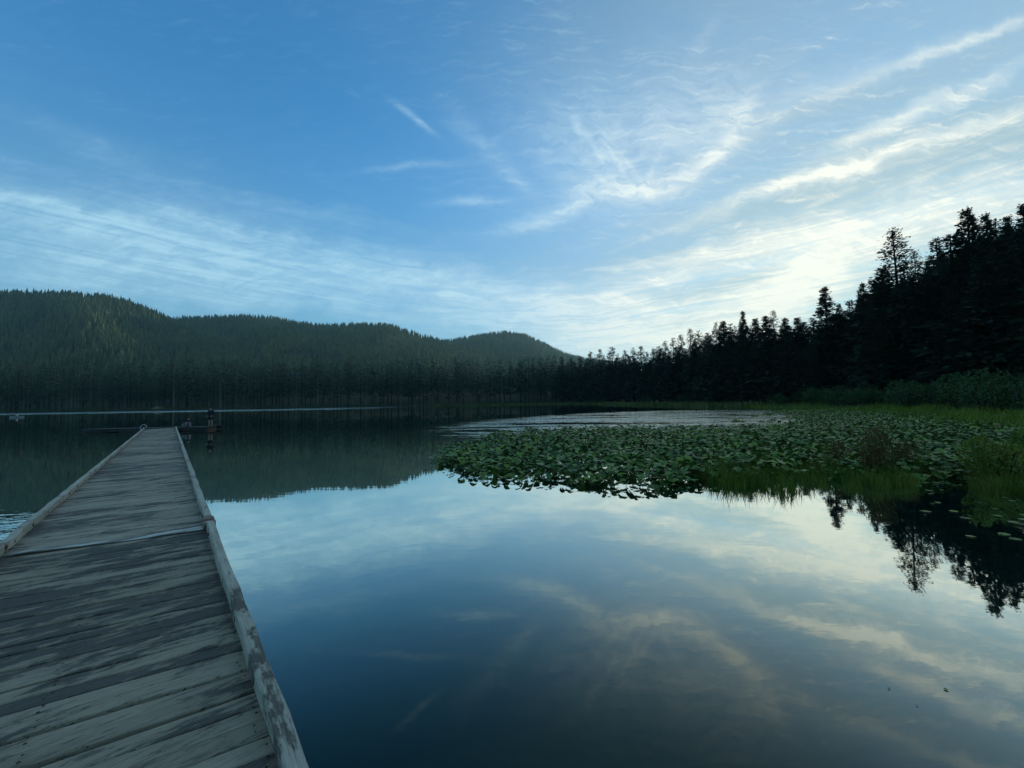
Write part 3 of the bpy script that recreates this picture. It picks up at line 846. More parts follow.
def reeds(px, py, n, h, rad, label):
    x, y = atw(px, py)
    a = rng.uniform(0, 6.28, n); q = rad * np.sqrt(rng.uniform(0, 1, n))
    P_ = np.column_stack([q * np.cos(a), q * np.sin(a), np.full(n, -.1)])
    V, Q = blades(P_, h * rng.uniform(.55, 1.05, n), rng.uniform(.008, .016, n), .22)
    m2 = n * 6; c = np.column_stack([rng.uniform(-1, 1, m2) * rad * .8, rng.uniform(-1, 1, m2) * rad * .8, h * rng.uniform(.35, .95, m2)]); d = rng.normal(0, .5, (m2, 3)) + [0, 0, .8]
    d /= np.linalg.norm(d, axis=1, keepdims=True)
    V2, Q2 = quads(c, d, rng.normal(0, 1, (m2, 3)), rng.uniform(.04, .1, m2), rng.uniform(.01, .03, m2))
    o = link('reed_clump', mesh('reed_clump', np.concatenate([V, V2]), np.concatenate([Q, Q2 + len(V)]), m_reed))
    o.location = (x, y, 0)
    return tag(o, label, 'reeds', 'rusty dead reeds in the lily patch')


reeds(878, 474, 200, 1.28, .34, 'tallest rust-brown reed clump rising from the sedge')
reeds(838, 468, 90, .8, .34, 'smaller rust-brown reed clump left of the tall one')
reeds(905, 470, 80, .85, .30, 'thin brown reed clump on the right side of the tall one')

# ------------------------------------------------------------------ lily pads
def leaf(nr, seed, cup=.18):
    r = np.random.default_rng(seed); v = [(0, -.12, 0)]; f = []
    ang = np.linspace(-math.pi * .5 + .22, math.pi * 1.5 - .22, nr)
    for ring, q in ((1, .55), (2, 1.0)):
        for a in ang:
            rr_ = q * (1 + (.06 * r.normal() if ring == 2 else 0)); x, y = .42 * rr_ * math.cos(a), .52 * rr_ * math.sin(a)
            if ring == 2 and (a == ang[0] or a == ang[-1]): y -= .06
            v.append((x, y, cup * abs(x) * 1.6 - .25 * (y - .1) ** 2 * cup * 4 + (r.normal() * .02 if ring == 2 else 0)))
    for k in range(nr - 1): f += [(0, 1 + k, 2 + k, 2 + k), (1 + k, 1 + nr + k, 2 + nr + k, 2 + k)]
    return np.array(v), f


def fix(f): return [tuple(dict.fromkeys(q)) for q in f]


POLY = np.array([(-3.4, 15.2), (-2.6, 12.2), (-1.4, 10.9), (-.4, 10.1), (.9, 9.9), (1.8, 9.2), (3.2, 8.75), (4.2, 9.0), (5.3, 9.5), (7.8, 9.7), (9.4, 9.4), (10.6, 8.9), (12, 8.9), (14, 9.2), (18, 11.0), (27, 18), (39, 30), (46, 42), (50, 52),
                 (47, 58), (41, 59), (34, 52), (32, 43), (26, 38), (23, 31), (16, 26.5), (11, 27.5), (6.6, 29), (2, 27.2), (-.9, 25.5), (-2.4, 20)], float)
cand = np.column_stack([rng.uniform(-4, 51, 110000), 8.5 + 50 * rng.uniform(0, 1, 110000) ** 1.4])
cand = cand[inside(cand, POLY)]; cand = cand[sdist(cand) < -.5]
sd = -sdist(cand, POLY)
depth = np.hypot(cand[:, 0], cand[:, 1])
patch = np.sin(cand[:, 0] * 1.9 + 2 * np.sin(cand[:, 1] * .8)) * np.cos(cand[:, 1] * 1.4 + cand[:, 0] * .5)
rag = np.sin(cand[:, 0] * 3.1 + 1.7 * np.sin(cand[:, 1] * 2.3)) + .6 * np.sin(cand[:, 0] * 7.3 + cand[:, 1] * 5)
keep = (sd > .22 + .26 * rag) & (rng.uniform(0, 1, len(cand)) < (.5 + .5 * np.clip(sd / .8, 0, 1)) * (0.30 + .70 * (patch > -.45)) * np.where(depth < 26, 1, .62))
cand, sd, depth = cand[keep], sd[keep], depth[keep]
# thin out: at most so many per square
order = np.argsort(depth); cand, sd, depth = cand[order], sd[order], depth[order]
front = cand[:, 1]
nearest = np.argsort(depth)
size = .09 + .24 * rng.beta(1.8, 2.8, len(cand)); hgt = rng.uniform(.02, .34, len(cand)) * np.clip(sd / .5, .25, 1)
tiltv = np.where(rng.random(len(cand)) < np.where(depth < 14, .36, .22), rng.uniform(.2, .95, len(cand)), rng.uniform(-.3, .35, len(cand)))
rot = rng.uniform(0, 6.283, len(cand))
hgt = np.maximum(hgt, .5 * size * np.abs(np.sin(tiltv)) * .9 + .01)
PADS = []
for s in range(6):
    lv, lf = leaf(17, 70 + s, (.18, .32, .1, .42, .25, .05)[s])
    PADS.append((lv, fix(lf)))
NI = 300
pm = []
for (lv, lf) in PADS:
    mb = MB(); mb.add(lv, lf); pm.append(mesh('lily_pad', mb.v, mb.f, m_pad, True))
stalk_mb = MB(); stalk_mb.tube([(0, 0, 0), (.02, -.1, -.7), (.05, -.16, -1.5)], [.022, .02, .02], 4, False)
for k in range(NI):
    o = link('lily_pad', pm[k % 6])
    sl = size[k]
    o.matrix_world = Matrix.Translation((*cand[k], hgt[k])) @ Matrix.Rotation(rot[k], 4, 'Z') @ Matrix.Rotation(tiltv[k], 4, 'X') @ Matrix.Diagonal((sl, sl, sl, 1))
    tag(o, 'dark green pond lily leaf among those nearest the open water', 'lily pad', 'lily pads at the near edge')
rest = np.arange(NI, len(cand)); rest = rest[:30000]
Vs, Qs, off = [], [], 0
for s in range(6):
    lv, lf = leaf(11, 80 + s, (.18, .32, .1, .42, .25, .05)[s]); nr = 11
    q = np.array([(1 + k, 1 + nr + k, 2 + nr + k, 2 + k) for k in range(nr - 1)] + [(0, 1 + k, 2 + k, 3 + k) for k in range(0, nr - 2, 2)])
    ids = rest[rest % 6 == s]; sz = size[ids]
    V, Q = repeat(lv, q, np.column_stack([cand[ids], hgt[ids]]), rot[ids], np.stack([sz] * 3, -1), tiltv[ids])
    Vs.append(V); Qs.append(Q + off); off += len(V)
fl = np.array([atw(rng.uniform(925, 1060), 466 + 80 * rng.uniform(0, 1) ** 2) for _ in range(120)] + [atw(rng.uniform(425, 470), rng.uniform(445, 470)) for _ in range(40)] + [atw(rng.uniform(500, 790), rng.uniform(411, 431)) for _ in range(900)])
fl = fl[rng.uniform(0, 1, len(fl)) < .35 + .65 * (np.sin(fl[:, 0] * 2.1) * np.cos(fl[:, 1] * 2.7) > 0)]
n = len(fl); V, Q = repeat(lv * [1, 1, .25], q, np.column_stack([fl, np.full(n, .012)]), rng.uniform(0, 6.28, n), np.stack([rng.uniform(.05, .16, n)] * 3, -1), rng.uniform(-.05, .05, n))
Vs.append(V); Qs.append(Q + off)
V = np.concatenate(Vs); me = mesh('lily_patch', V, np.concatenate(Qs), m_pad, True); vattr(me, 'prand', np.repeat(rng.uniform(0, 1, len(V) // len(lv)), len(lv)))
tag(link('lily_patch', me), 'wide mat of green pond lily leaves behind the nearest ones', 'lily pads', kind='stuff')
print('pads', len(cand))
# stalks under the leaves
n = 5000; ids = rng.integers(0, min(len(cand), 9000), n)
V, Q = blades(np.column_stack([cand[ids] + rng.normal(0, .06, (n, 2)), np.full(n, -.1)]), hgt[ids] + .1, np.full(n, .014), .3)
tag(link('lily_stalks', mesh('lily_stalks', V, Q, m_grass)), 'green leaf stalks standing in the water under the lily leaves', 'stalks', kind='stuff')
# small drifting leaves on the open water
for k, (px, py) in enumerate(((889, 689), (946, 690), (917, 706), (980, 560), (960, 548), (700, 505), (640, 512))):
    x, y = atw(px, py); mbp = PADS[k % 6]
    o = link('drifting_leaf', pm[(k + 2) % 6]); o.location = (x, y, .006); o.rotation_euler = (0, 0, rng.uniform(0, 6)); s_ = rng.uniform(.012, .028); o.scale = (s_, s_, s_ * .1)
    tag(o, 'tiny dark leaf drifting on the smooth open water', 'leaf', 'drifting leaves')

# ------------------------------------------------------------------ the dock
DA = R_(41.694)
DL, DR, DECK = -1.40, 0.46, 0.45
dock = empty('dock', (0, 0, 0), DA)           # local x: across, y: along
tag(dock, 'long weathered wooden dock with low curbs reaching out over the lake', 'dock')


def decking(y0, y1, m, seed, skew0=0.0, skew1=0.0, dzf=None):
    r = np.random.default_rng(seed); v, f, pr = [], [], []
    n = int(round((y1 - y0) / 0.128)); pw = (y1 - y0) / n
    for k in range(n):
        t = k / max(1, n - 1)
        sk = skew0 * (1 - t) + skew1 * t
        ya = y0 + k * pw + r.uniform(.003, .008); yb = y0 + (k + 1) * pw - r.uniform(.003, .009)
        zt = DECK + r.uniform(-.004, .004); tw = r.uniform(-.005, .005); crown = r.uniform(-.006, .006); bow = r.uniform(-.012, .012)
        xa = DL + .012 + r.uniform(-.012, .02); xb = DR - .012 + r.uniform(-.02, .012); ns = 7; o = len(v); bv = .006
        p = r.random()
        for s in range(ns):
            u = s / (ns - 1); x = xa + (xb - xa) * u
            sh = sk * (.5 - u) * 2 * .5 + bow * math.sin(u * math.pi)
            z = zt + tw * (u - .5) * 2 + crown * math.sin(u * math.pi) + r.uniform(-.0015, .0015)
            e0, e1 = r.uniform(-.002, .002, 2)
            v += [(x, ya + sh + e0, z - .04), (x, ya + sh + e0, z - bv), (x, ya + sh + bv + e0, z), (x, yb + sh - bv + e1, z + tw * .4), (x, yb + sh + e1, z - bv + tw * .4), (x, yb + sh + e1, z - .04)]
            pr += [p] * 6
        for s in range(ns - 1):
            for e in range(6): f.append((o + s * 6 + e, o + s * 6 + (e + 1) % 6, o + (s + 1) * 6 + (e + 1) % 6, o + (s + 1) * 6 + e))
        f += [tuple(o + e for e in range(6)), tuple(o + (ns - 1) * 6 + e for e in range(5, -1, -1))]
    f = [q[::-1] for q in f]
    fm = [0] * len(f)
    if m is m_plank:
        for k in range(n):
            for xj in (DL + .06, -.47, DR - .10):
                for e in (.3, .7):
                    o = len(v); cx, cyy = xj + r.uniform(-.015, .015), y0 + (k + e + r.uniform(-.06, .06)) * pw + (skew0 + (skew1 - skew0) * k / n) * (.5 - (xj - DL) / (DR - DL))
                    rad = r.uniform(.005, .0085)
                    v += [(cx + rad * math.cos(q * 1.0472), cyy + rad * math.sin(q * 1.0472), DECK + .0125) for q in range(6)]; pr += [0] * 6
                    f.append(tuple(range(o, o + 6))); fm.append(1)
    me = mesh('decking', v, f, [m, m_bolt], fmat=fm); vattr(me, 'prand', pr)
    return link('decking', me, dock)


SK1 = 0.45
decking(-9.5, 6.66, m_plank, 1, 0.0, SK1)
decking(6.76, 22.95, m_plank_far, 2, SK1, 0.0)
decking(23.0, 40.3, m_plank_far, 3)
# metal strip across the first joint
mb = MB(); v = []
for s in range(9):
    u = s / 8; x = DL + .05 + (DR - DL - .10) * u; y = 6.71 + SK1 * (.5 - u) + .012 * math.sin(u * 7)
    zz = DECK + .012 + .006 * math.sin(u * 9)
    v += [(x, y - .03, zz), (x, y + .04 + .12 * u ** 3, zz + .004), (x, y + .04 + .12 * u ** 3, zz - .004), (x, y - .03, zz - .008)]
mb.add(v, [(s * 4 + e, s * 4 + (e + 1) % 4, (s + 1) * 4 + (e + 1) % 4, (s + 1) * 4 + e) for s in range(8) for e in range(4)] + [(3, 2, 1, 0), (32, 33, 34, 35)])
tag(mb.build('joint_plate', m_flash, dock), 'pale warped metal strip over the joint of two deck sections')
mb = MB(); mb.box(DL + .05, DR - .05, 22.93, 23.02, DECK - .02, DECK + .012, .003); mb.build('joint_plate', m_flash, dock)


def curb(side, y0, y1, seed, m=m_curb):
    r = np.random.default_rng(seed); v, f, pr = [], [], []
    x0, x1 = (DR - .072, DR + .006) if side > 0 else (DL - .006, DL + .072)
    ns = max(2, int((y1 - y0) / .35)); b_ = .008; z0, z1 = DECK + .022, DECK + .115
    wob = r.uniform(-.006, .006, ns + 1)
    for s in range(ns + 1):
        y = y0 + (y1 - y0) * s / ns; o = wob[s]; zz = r.uniform(-.005, .005)
        prof_ = [(x0, z0), (x0, z1 - b_), (x0 + b_, z1), (x1 - b_, z1), (x1, z1 - b_), (x1, z0)]
        v += [(a + o, y, c + zz) for a, c in prof_]; pr += [seed % 7 / 7] * 6
    for s in range(ns):
        for e in range(6): f.append((s * 6 + e, (s + 1) * 6 + e, (s + 1) * 6 + (e + 1) % 6, s * 6 + (e + 1) % 6))
    f += [tuple(range(6)), tuple(ns * 6 + e for e in range(5, -1, -1))]
    f = [q[::-1] for q in f]
    me = mesh('curb', v, f, m); vattr(me, 'prand', pr)
    c = link('curb', me, dock)
    mb = MB(); y = y0 + .15
    while y < y1 - .2:
        mb.box(x0 + .006, x1 - .006, y, y + .30, DECK + .004, z0 + .001, 0); y += .42
    mb.build('spacer_block', m, c)
    mb = MB(); y = y0 + .28; xi = x0 if side > 0 else x1
    while y < y1 - .1:
        w0 = xi - .004 if side > 0 else xi - .003
        mb.box(w0, w0 + .008, y, y + .035, DECK + .04, DECK + .075, .002); y += .84
    mb.build('bolt', m_bolt, c)
    return c


for (sd_, a, b_, k) in ((1, -9.4, 6.42, 11), (1, 6.78, 14.2, 5), (1, 14.23, 22.9, 12), (1, 23.05, 31.5, 6), (1, 31.53, 40.25, 4),
                        (-1, -9.4, 0.5, 9), (-1, .53, 7.0, 2), (-1, 7.06, 15.0, 12), (-1, 15.05, 22.9, 4), (-1, 23.05, 31.0, 5), (-1, 31.05, 40.25, 10)):
    curb(sd_, a, b_, k)
mb = MB()
mb.box(DR - .085, DR + .03, 6.43, 6.55, DECK + .012, DECK + .105, .006); mb.box(DR - .085, DR + .03, 6.64, 6.76, DECK + .012, DECK + .105, .006)
mb.box(DR - .095, DR - .087, 6.40, 6.80, DECK + .008, DECK + .07); mb.tube([(DR - .1, 6.595, DECK + .05), (DR + .04, 6.595, DECK + .05)], .028, 10)
tag(mb.build('hinge_bracket', m_rust, dock), 'rusty hinge bracket on the right curb')
mb = MB(); mb.box(DL - .03, DL + .085, 7.005, 7.055, DECK + .012, DECK + .1, .004); mb.build('hinge_bracket', m_rust, dock)
mb = MB()
for (a, b_) in ((-9.4, 6.62), (6.8, 22.9), (23.05, 40.25)):
    for x in (DL + .03, -.47, DR - .075): mb.box(x, x + .045, a, b_, DECK - .26, DECK - .044)
mb.build('stringer', m_dark, dock)
for y in np.arange(-4, 40, 3.3):
    mb = MB(); mb.box(DL + .15, DR - .2, y, y + 1.3, -.22, DECK - .27, .04); mb.build('float', m_float, dock)
mb = MB()
mb.add([(DL + .1, 40.3, DECK - .03), (DR - .1, 40.3, DECK - .03), (DR - .1, 44.2, .30), (DL + .1, 44.2, .30), (DL + .1, 40.3, DECK - .07), (DR - .1, 40.3, DECK - .07), (DR - .1, 44.2, .26), (DL + .1, 44.2, .26)],
       [(0, 1, 2, 3), (7, 6, 5, 4), (0, 4, 5, 1), (1, 5, 6, 2), (2, 6, 7, 3), (3, 7, 4, 0)])
mb.build('ramp', m_dark, dock)

# swim ladder hoops at the dock's end
lad = empty('swim_ladder', (0, 0, 0), DA); tag(lad, 'small pale metal ladder with hooped rails at the far left corner of the dock', 'ladder')
dv = lambda x, y: (x, y)
for dx_ in (0, .42):
    mb = MB(); pts = []
    for k in range(13):
        w_ = math.pi * k / 12; pts.append((DL - .03, 39.1 + dx_ - .0, DECK + .0) if False else (DL - .16 * math.cos(w_) + .02, 39.3 + dx_, DECK + .2 + .16 * math.sin(w_)))
    pts = [(pts[0][0], pts[0][1], -.5)] + pts + [(pts[-1][0], pts[-1][1], DECK + .004)]
    mb.tube(pts, .024, 8); mb.build('rail', m_steel, lad, True)
for z in (.3, .02, -.25):
    mb = MB(); mb.tube([(DL - .14, 39.3, z), (DL - .14, 39.72, z)], .018, 8); mb.build('rung', m_steel, lad, True)

# ------------------------------------------------------------------ the floating platform
PA = np.array([-36.6, 32.6]); PB = np.array([-26.5, 33.6]); pvv = (PB - PA); plen = float(np.hypot(*pvv)); pang = math.atan2(pvv[1], pvv[0])
plat = empty('floating_platform', (PA[0], PA[1], 0), pang)
tag(plat, 'low dark floating platform lying crosswise beyond the end of the long dock', 'platform')
mb = MB(); k = 0.0; pr = []
while k < plen - .1:
    mb.box(k + .004, min(k + .14, plen), 0.0, 1.9, .27, .31, .004); k += .146
o = mb.build('decking', m_dark, plat)
mb = MB(); mb.box(0.02, plen - .02, .02, .08, .06, .268); mb.box(0.02, plen - .02, 1.82, 1.88, .06, .268); mb.build('fascia', m_dark, plat)
for k in range(4):
    mb = MB(); mb.box(.3 + k * plen / 4, plen / 4 * (k + 1) - .3, .15, 1.75, -.3, .25, .05); mb.build('float', m_float, plat)


def on_plat(px, inset=.7, z=.31):
    """a spot on the platform under a photo column"""
    a, _ = gxz(px, 424); base = PA + np.array([-math.sin(pang), math.cos(pang)]) * inset
    d = pvv / plen
    # base + d*t has x = a*y
    t = (a * base[1] - base[0]) / (d[0] - a * d[1]); q = base + d * t
    return (q[0], q[1], z)


# ------------------------------------------------------------------ people
def skin(name, pts, edges, rads, m, parent, sub=2):
    me = bpy.data.meshes.new(name); me.from_pydata(pts, edges, []); me.update(); me.materials.append(m)
    o = link(name, me, parent)
    if not me.skin_vertices: 
        sk = o.modifiers.new('skin', 'SKIN')
    else: sk = o.modifiers.new('skin', 'SKIN')
    if not me.skin_vertices:
        bpy.context.view_layer.objects.active = o
    for i_, r_ in enumerate(rads):
        d = me.skin_vertices[0].data[i_]; d.radius = (r_, r_) if not isinstance(r_, tuple) else r_; d.use_root = i_ == 0
    sk.use_smooth_shade = True
    s = o.modifiers.new('sub', 'SUBSURF'); s.levels = s.render_levels = sub
    return o


m_skin = mat('skin', (0.3, 0.19, 0.14), 0.6, .3)[0]
m_jacket, nt, b = mat('dark_jacket', (0.018, 0.02, 0.028), .85, .2); bump(nt, b, noise(nt, coord(nt), 30, 3), .3, .01)
m_shorts = mat('pale_shorts', (0.42, 0.42, 0.4), .85, .2)[0]
m_grey = mat('grey_trousers', (0.17, 0.175, 0.19), .85, .2)[0]
m_hair = mat('dark_hair', (0.03, 0.018, 0.014), .6, .3)[0]
m_shoe = mat('dark_shoe', (0.03, 0.03, 0.035), .6, .3)[0]


def hand_chain(pts, edges, rads, wrist, dirv, side):
    """palm and five fingers grown from the wrist vertex index"""
    w0 = Vector(pts[wrist]); d = Vector(dirv).normalized(); s = Vector(side).normalized()
    pts.append(tuple(w0 + d * .07)); rads.append((.032, .016)); palm = len(pts) - 1; edges.append((wrist, palm))
    for k, L in enumerate((.062, .072, .066, .05)):
        a = w0 + d * .095 + s * (-.03 + .02 * k); pts.append(tuple(a)); rads.append(.009); edges.append((palm, len(pts) - 1))
        b2 = a + d * L * .55; pts.append(tuple(b2)); rads.append(.0085); edges.append((len(pts) - 2, len(pts) - 1))
        pts.append(tuple(b2 + d * L * .4 - Vector((0, .012, 0)))); rads.append(.0075); edges.append((len(pts) - 2, len(pts) - 1))
    a = w0 + d * .03 - s * .045; pts.append(tuple(a)); rads.append(.011); edges.append((wrist, len(pts) - 1))
    pts.append(tuple(a + d * .05 - s * .015)); rads.append(.009); edges.append((len(pts) - 2, len(pts) - 1))


def head_parts(root, hz, y=0.0, yaw_front=-1):
    """nose, eyes, ears belong to the body's head; hair is its own mesh"""
    mb = MB()
    n = 14
    for lat in range(0, 7): pass
    prof = []
    V, Fc = [], []
    for i_ in range(8):
        th = math.pi * .60 * i_ / 7
        for j_ in range(n):
            ph = 2 * math.pi * j_ / n; rr_ = .108 * (1 if not (math.sin(ph) * yaw_front > .5 and th > .9) else .86)
            V.append((rr_ * .80 * math.sin(th) * math.cos(ph), y + .012 + rr_ * .98 * math.sin(th) * math.sin(ph), hz + .012 + rr_ * 1.1 * math.cos(th)))
    for i_ in range(7):
        for j_ in range(n): Fc.append((i_ * n + j_, (i_ + 1) * n + j_, (i_ + 1) * n + (j_ + 1) % n, i_ * n + (j_ + 1) % n))
    mb.add(V, Fc)
    mb.build('hair', m_hair, root, True)


# standing person
st = empty('person', on_plat(210.5), pang); st.scale = (1.0, 1.0, .985)
tag(st, 'person standing on the dark platform in dark jacket and dark shorts with pale bare shins', 'person', 'people on the floating platform')
pts = [(0, 0, .93), (0, .01, 1.12), (0, .012, 1.34), (0, 0, 1.45), (0, -.01, 1.53), (0, -.02, 1.60), (0, -.025, 1.67),
       (-.095, 0, .88), (-.11, -.015, .50), (-.115, .02, .10), (-.125, -.11, .035), (.095, 0, .88), (.12, -.02, .50), (.13, .02, .10), (.145, -.11, .035),
       (-.175, .01, 1.40), (-.23, .03, 1.13), (-.20, -.13, .95), (.175, .01, 1.40), (.23, .03, 1.13), (.20, -.13, .95), (0, -.118, 1.585)]
edges = [(0, 1), (1, 2), (2, 3), (3, 4), (4, 5), (5, 6), (0, 7), (7, 8), (8, 9), (9, 10), (0, 11), (11, 12), (12, 13), (13, 14), (2, 15), (15, 16), (16, 17), (2, 18), (18, 19), (19, 20), (5, 21)]
rads = [.13, .125, .14, .07, .058, .085, .075, .085, .058, .042, .035, .085, .058, .042, .035, .058, .045, .032, .058, .045, .032, .014]
hand_chain(pts, edges, rads, 17, (.1, -.6, -.4), (1, .1, 0)); hand_chain(pts, edges, rads, 20, (-.1, -.6, -.4), (-1, .1, 0))


def try_skin(*a, **k):
    try: return skin(*a, **k)
    except Exception as e:
        print('skin failed', e); raise


try_skin('body', pts, edges, rads, m_skin, st)
try_skin('jacket', [(0, .0, .90), (0, .008, 1.1), (0, .012, 1.33), (0, 0, 1.47), (-.178, .01, 1.41), (-.235, .03, 1.13), (-.208, -.10, .985), (.178, .01, 1.41), (.235, .03, 1.13), (.208, -.10, .985)],
         [(0, 1), (1, 2), (2, 3), (2, 4), (4, 5), (5, 6), (2, 7), (7, 8), (8, 9)], [.165, .16, .172, .085, .078, .066, .052, .078, .066, .052], m_jacket, st)
try_skin('shorts', [(0, 0, .92), (-.095, 0, .85), (-.112, -.012, .56), (.095, 0, .85), (.118, -.015, .56)], [(0, 1), (1, 2), (0, 3), (3, 4)], [.15, .108, .088, .108, .088], m_jacket, st)
for s in (-1, 1):
    try_skin('shoe', [(s * .118, .04, .05), (s * .125, -.05, .045), (s * .14, -.15, .035)], [(0, 1), (1, 2)], [.05, .048, .038], m_shoe, st)
head_parts(st, 1.645, -.02)
mb = MB()
for s in (-1, 1): mb.lathe([(.001, -.008), (.009, 0), (.001, .008)], 8, (s * .032, -.098, 1.63))
mb.build('eyes', m_shoe, st)

# seated person further left
px0, py0, pz0 = on_plat(188.5, .8)
sit = empty('person', (px0, py0, pz0), pang + .5)
tag(sit, 'small person sitting on the platform in a dark top and grey trousers', 'person', 'people on the floating platform')
pts = [(0, 0, .12), (0, .02, .32), (0, .0, .52), (0, -.02, .62), (0, -.035, .69), (0, -.05, .75), (0, -.055, .82),
       (-.09, -.05, .13), (-.12, -.36, .43), (-.11, -.42, .10), (-.11, -.52, .04), (.09, -.05, .13), (.12, -.36, .43), (.11, -.42, .10), (.11, -.52, .04),
       (-.16, 0, .55), (-.22, -.14, .36), (-.13, -.32, .42), (.16, 0, .55), (.22, -.14, .36), (.13, -.32, .42), (0, -.145, .745)]
rads = [.125, .12, .13, .065, .052, .08, .07, .085, .058, .042, .034, .085, .058, .042, .034, .055, .042, .03, .055, .042, .03, .013]
hand_chain(pts, edges2 := [e for e in edges[:21]], rads, 17, (.5, -.4, -.1), (.3, .2, .8)); hand_chain(pts, edges2, rads, 20, (-.5, -.4, -.1), (-.3, .2, .8))
try_skin('body', pts, edges2, rads, m_skin, sit)
try_skin('top', [(0, .01, .14), (0, .02, .32), (0, .0, .52), (0, -.02, .63), (-.165, 0, .56), (-.225, -.14, .37), (-.15, -.28, .40), (.165, 0, .56), (.225, -.14, .37), (.15, -.28, .40)],
         [(0, 1), (1, 2), (2, 3), (2, 4), (4, 5), (5, 6), (2, 7), (7, 8), (8, 9)], [.15, .145, .15, .075, .07, .058, .045, .07, .058, .045], m_jacket, sit)
try_skin('trousers', [(0, 0, .13), (-.09, -.06, .14), (-.12, -.36, .43), (-.11, -.42, .12), (.09, -.06, .14), (.12, -.36, .43), (.11, -.42, .12)], [(0, 1), (1, 2), (2, 3), (0, 4), (4, 5), (5, 6)], [.145, .108, .078, .062, .108, .078, .062], m_grey, sit)
for s in (-1, 1): try_skin('shoe', [(s * .11, -.41, .05), (s * .11, -.48, .045), (s * .112, -.58, .035)], [(0, 1), (1, 2)], [.05, .045, .036], m_shoe, sit)
head_parts(sit, .795, -.05)
# rod, bucket and bag on the platform
rx, ry, rz = on_plat(189.4, .45)
mb = MB(); mb.tube([(0, 0, 0), (.05, -.03, .6), (.16, -.1, 1.25)], [.014, .01, .005], 6)
rod = mb.build('fishing_rod', m_grey); rod.location = (rx, ry, rz); tag(rod, 'thin upright fishing rod beside the small seated person', 'fishing rod')
bk = empty('bucket', on_plat(183.8, .5)); tag(bk, 'pale bucket on the platform left of the seated person', 'bucket')
mb = MB(); mb.lathe([(.11, 0), (.14, .27), (.15, .275), (.15, .29), (.13, .285), (.10, .03)], 16); mb.build('pail', m_shorts, bk, True)
mb = MB(); mb.tube([(.145 * math.cos(k * math.pi / 8), 0, .27 + .1 * math.sin(k * math.pi / 8)) for k in range(9)], .006, 6); mb.build('handle', m_steel, bk)
bag = empty('duffel_bag', on_plat(218.5, .6), pang); bag.scale = (.8, .8, .75); tag(bag, 'low reddish brown bag lying near the right end of the platform', 'bag')
m_bag = mat('brown_cloth', (0.07, 0.05, 0.045), .9, .2)[0]
try_skin('bag_body', [(-.32, 0, .13), (-.15, 0, .155), (.15, 0, .15), (.34, 0, .125)], [(0, 1), (1, 2), (2, 3)], [.11, .16, .155, .11], m_bag, bag)
mb = MB(); mb.tube([(-.15, 0, .29), (-.09, 0, .36), (.09, 0, .36), (.15, 0, .29)], .012, 6); mb.build('strap', m_bolt, bag)

# ------------------------------------------------------------------ paddler far out on the left
kx, ky = atw(17, 417.6)
ka = empty('kayak', (kx, ky, 0), R_(6)); tag(ka, 'small pale kayak far out on the lake at the left frame edge', 'kayak')
v, f = [], []
for i_, t in enumerate(np.linspace(-1, 1, 15)):
    wd = .36 * (1 - abs(t) ** 2.4) + .01; rise = .10 * abs(t) ** 3
    for (a, z) in ((-1, .24), (-.8, .02), (0, -.08), (.8, .02), (1, .24), (.6, .30), (0, .33), (-.6, .30)): v.append((t * 1.8, a * wd, z + rise))
for i_ in range(14):
    for e in range(8): f.append((i_ * 8 + e, (i_ + 1) * 8 + e, (i_ + 1) * 8 + (e + 1) % 8, i_ * 8 + (e + 1) % 8))
f += [tuple(range(7, -1, -1)), tuple(14 * 8 + e for e in range(8))]
m_hull = mat('pale_hull', (0.2, 0.22, 0.215), .5, .3)[0]
link('hull', mesh('hull', v, f, m_hull, True), ka)
mb = MB(); mb.tube([(.55 * math.cos(k * math.pi / 8), .26 * math.sin(k * math.pi / 8), .345) for k in range(17)], .03, 6, False); mb.build('cockpit_rim', m_float, ka)
kp = empty('person', (kx, ky, .12), R_(6) - math.pi / 2); tag(kp, 'person in a pale top sitting in the far off kayak', 'person')
pts = [(0, 0, .12), (0, .02, .34), (0, .0, .56), (0, -.01, .68), (0, -.015, .76), (0, -.02, .83), (0, -.02, .90), (-.09, -.15, .12), (-.1, -.6, .16), (-.1, -.95, .08), (.09, -.15, .12), (.1, -.6, .16), (.1, -.95, .08),
       (-.18, 0, .60), (-.3, -.14, .42), (-.24, -.36, .46), (.18, 0, .60), (.3, -.14, .42), (.24, -.36, .46), (0, -.115, .82)]
ed = [(0, 1), (1, 2), (2, 3), (3, 4), (4, 5), (5, 6), (0, 7), (7, 8), (8, 9), (0, 10), (10, 11), (11, 12), (2, 13), (13, 14), (14, 15), (2, 16), (16, 17), (17, 18), (5, 19)]
rd = [.12, .12, .13, .065, .055, .082, .072, .085, .06, .045, .085, .06, .045, .055, .042, .03, .055, .042, .03, .013]
hand_chain(pts, ed, rd, 15, (.1, -.8, -.2), (.2, .1, .9)); hand_chain(pts, ed, rd, 18, (-.1, -.8, -.2), (-.2, .1, .9))
try_skin('body', pts, ed, rd, m_skin, kp)
try_skin('top', [(0, .01, .16), (0, .02, .34), (0, .0, .56), (0, -.01, .69), (-.185, 0, .61), (-.31, -.14, .42), (-.26, -.3, .45), (.185, 0, .61), (.31, -.14, .42), (.26, -.3, .45)],
         [(0, 1), (1, 2), (2, 3), (2, 4), (4, 5), (5, 6), (2, 7), (7, 8), (8, 9)], [.15, .15, .155, .08, .072, .06, .046, .072, .06, .046], m_hull, kp)
head_parts(kp, .875, -.02)
pdl = empty('paddle', (kx, ky, .55), R_(6) - math.pi / 2); tag(pdl, 'double ended paddle held across the far off kayak', 'paddle')
mb = MB(); mb.tube([(-1.0, -.4, -.18), (1.0, -.4, .22)], .016, 6); mb.build('shaft', m_float, pdl)
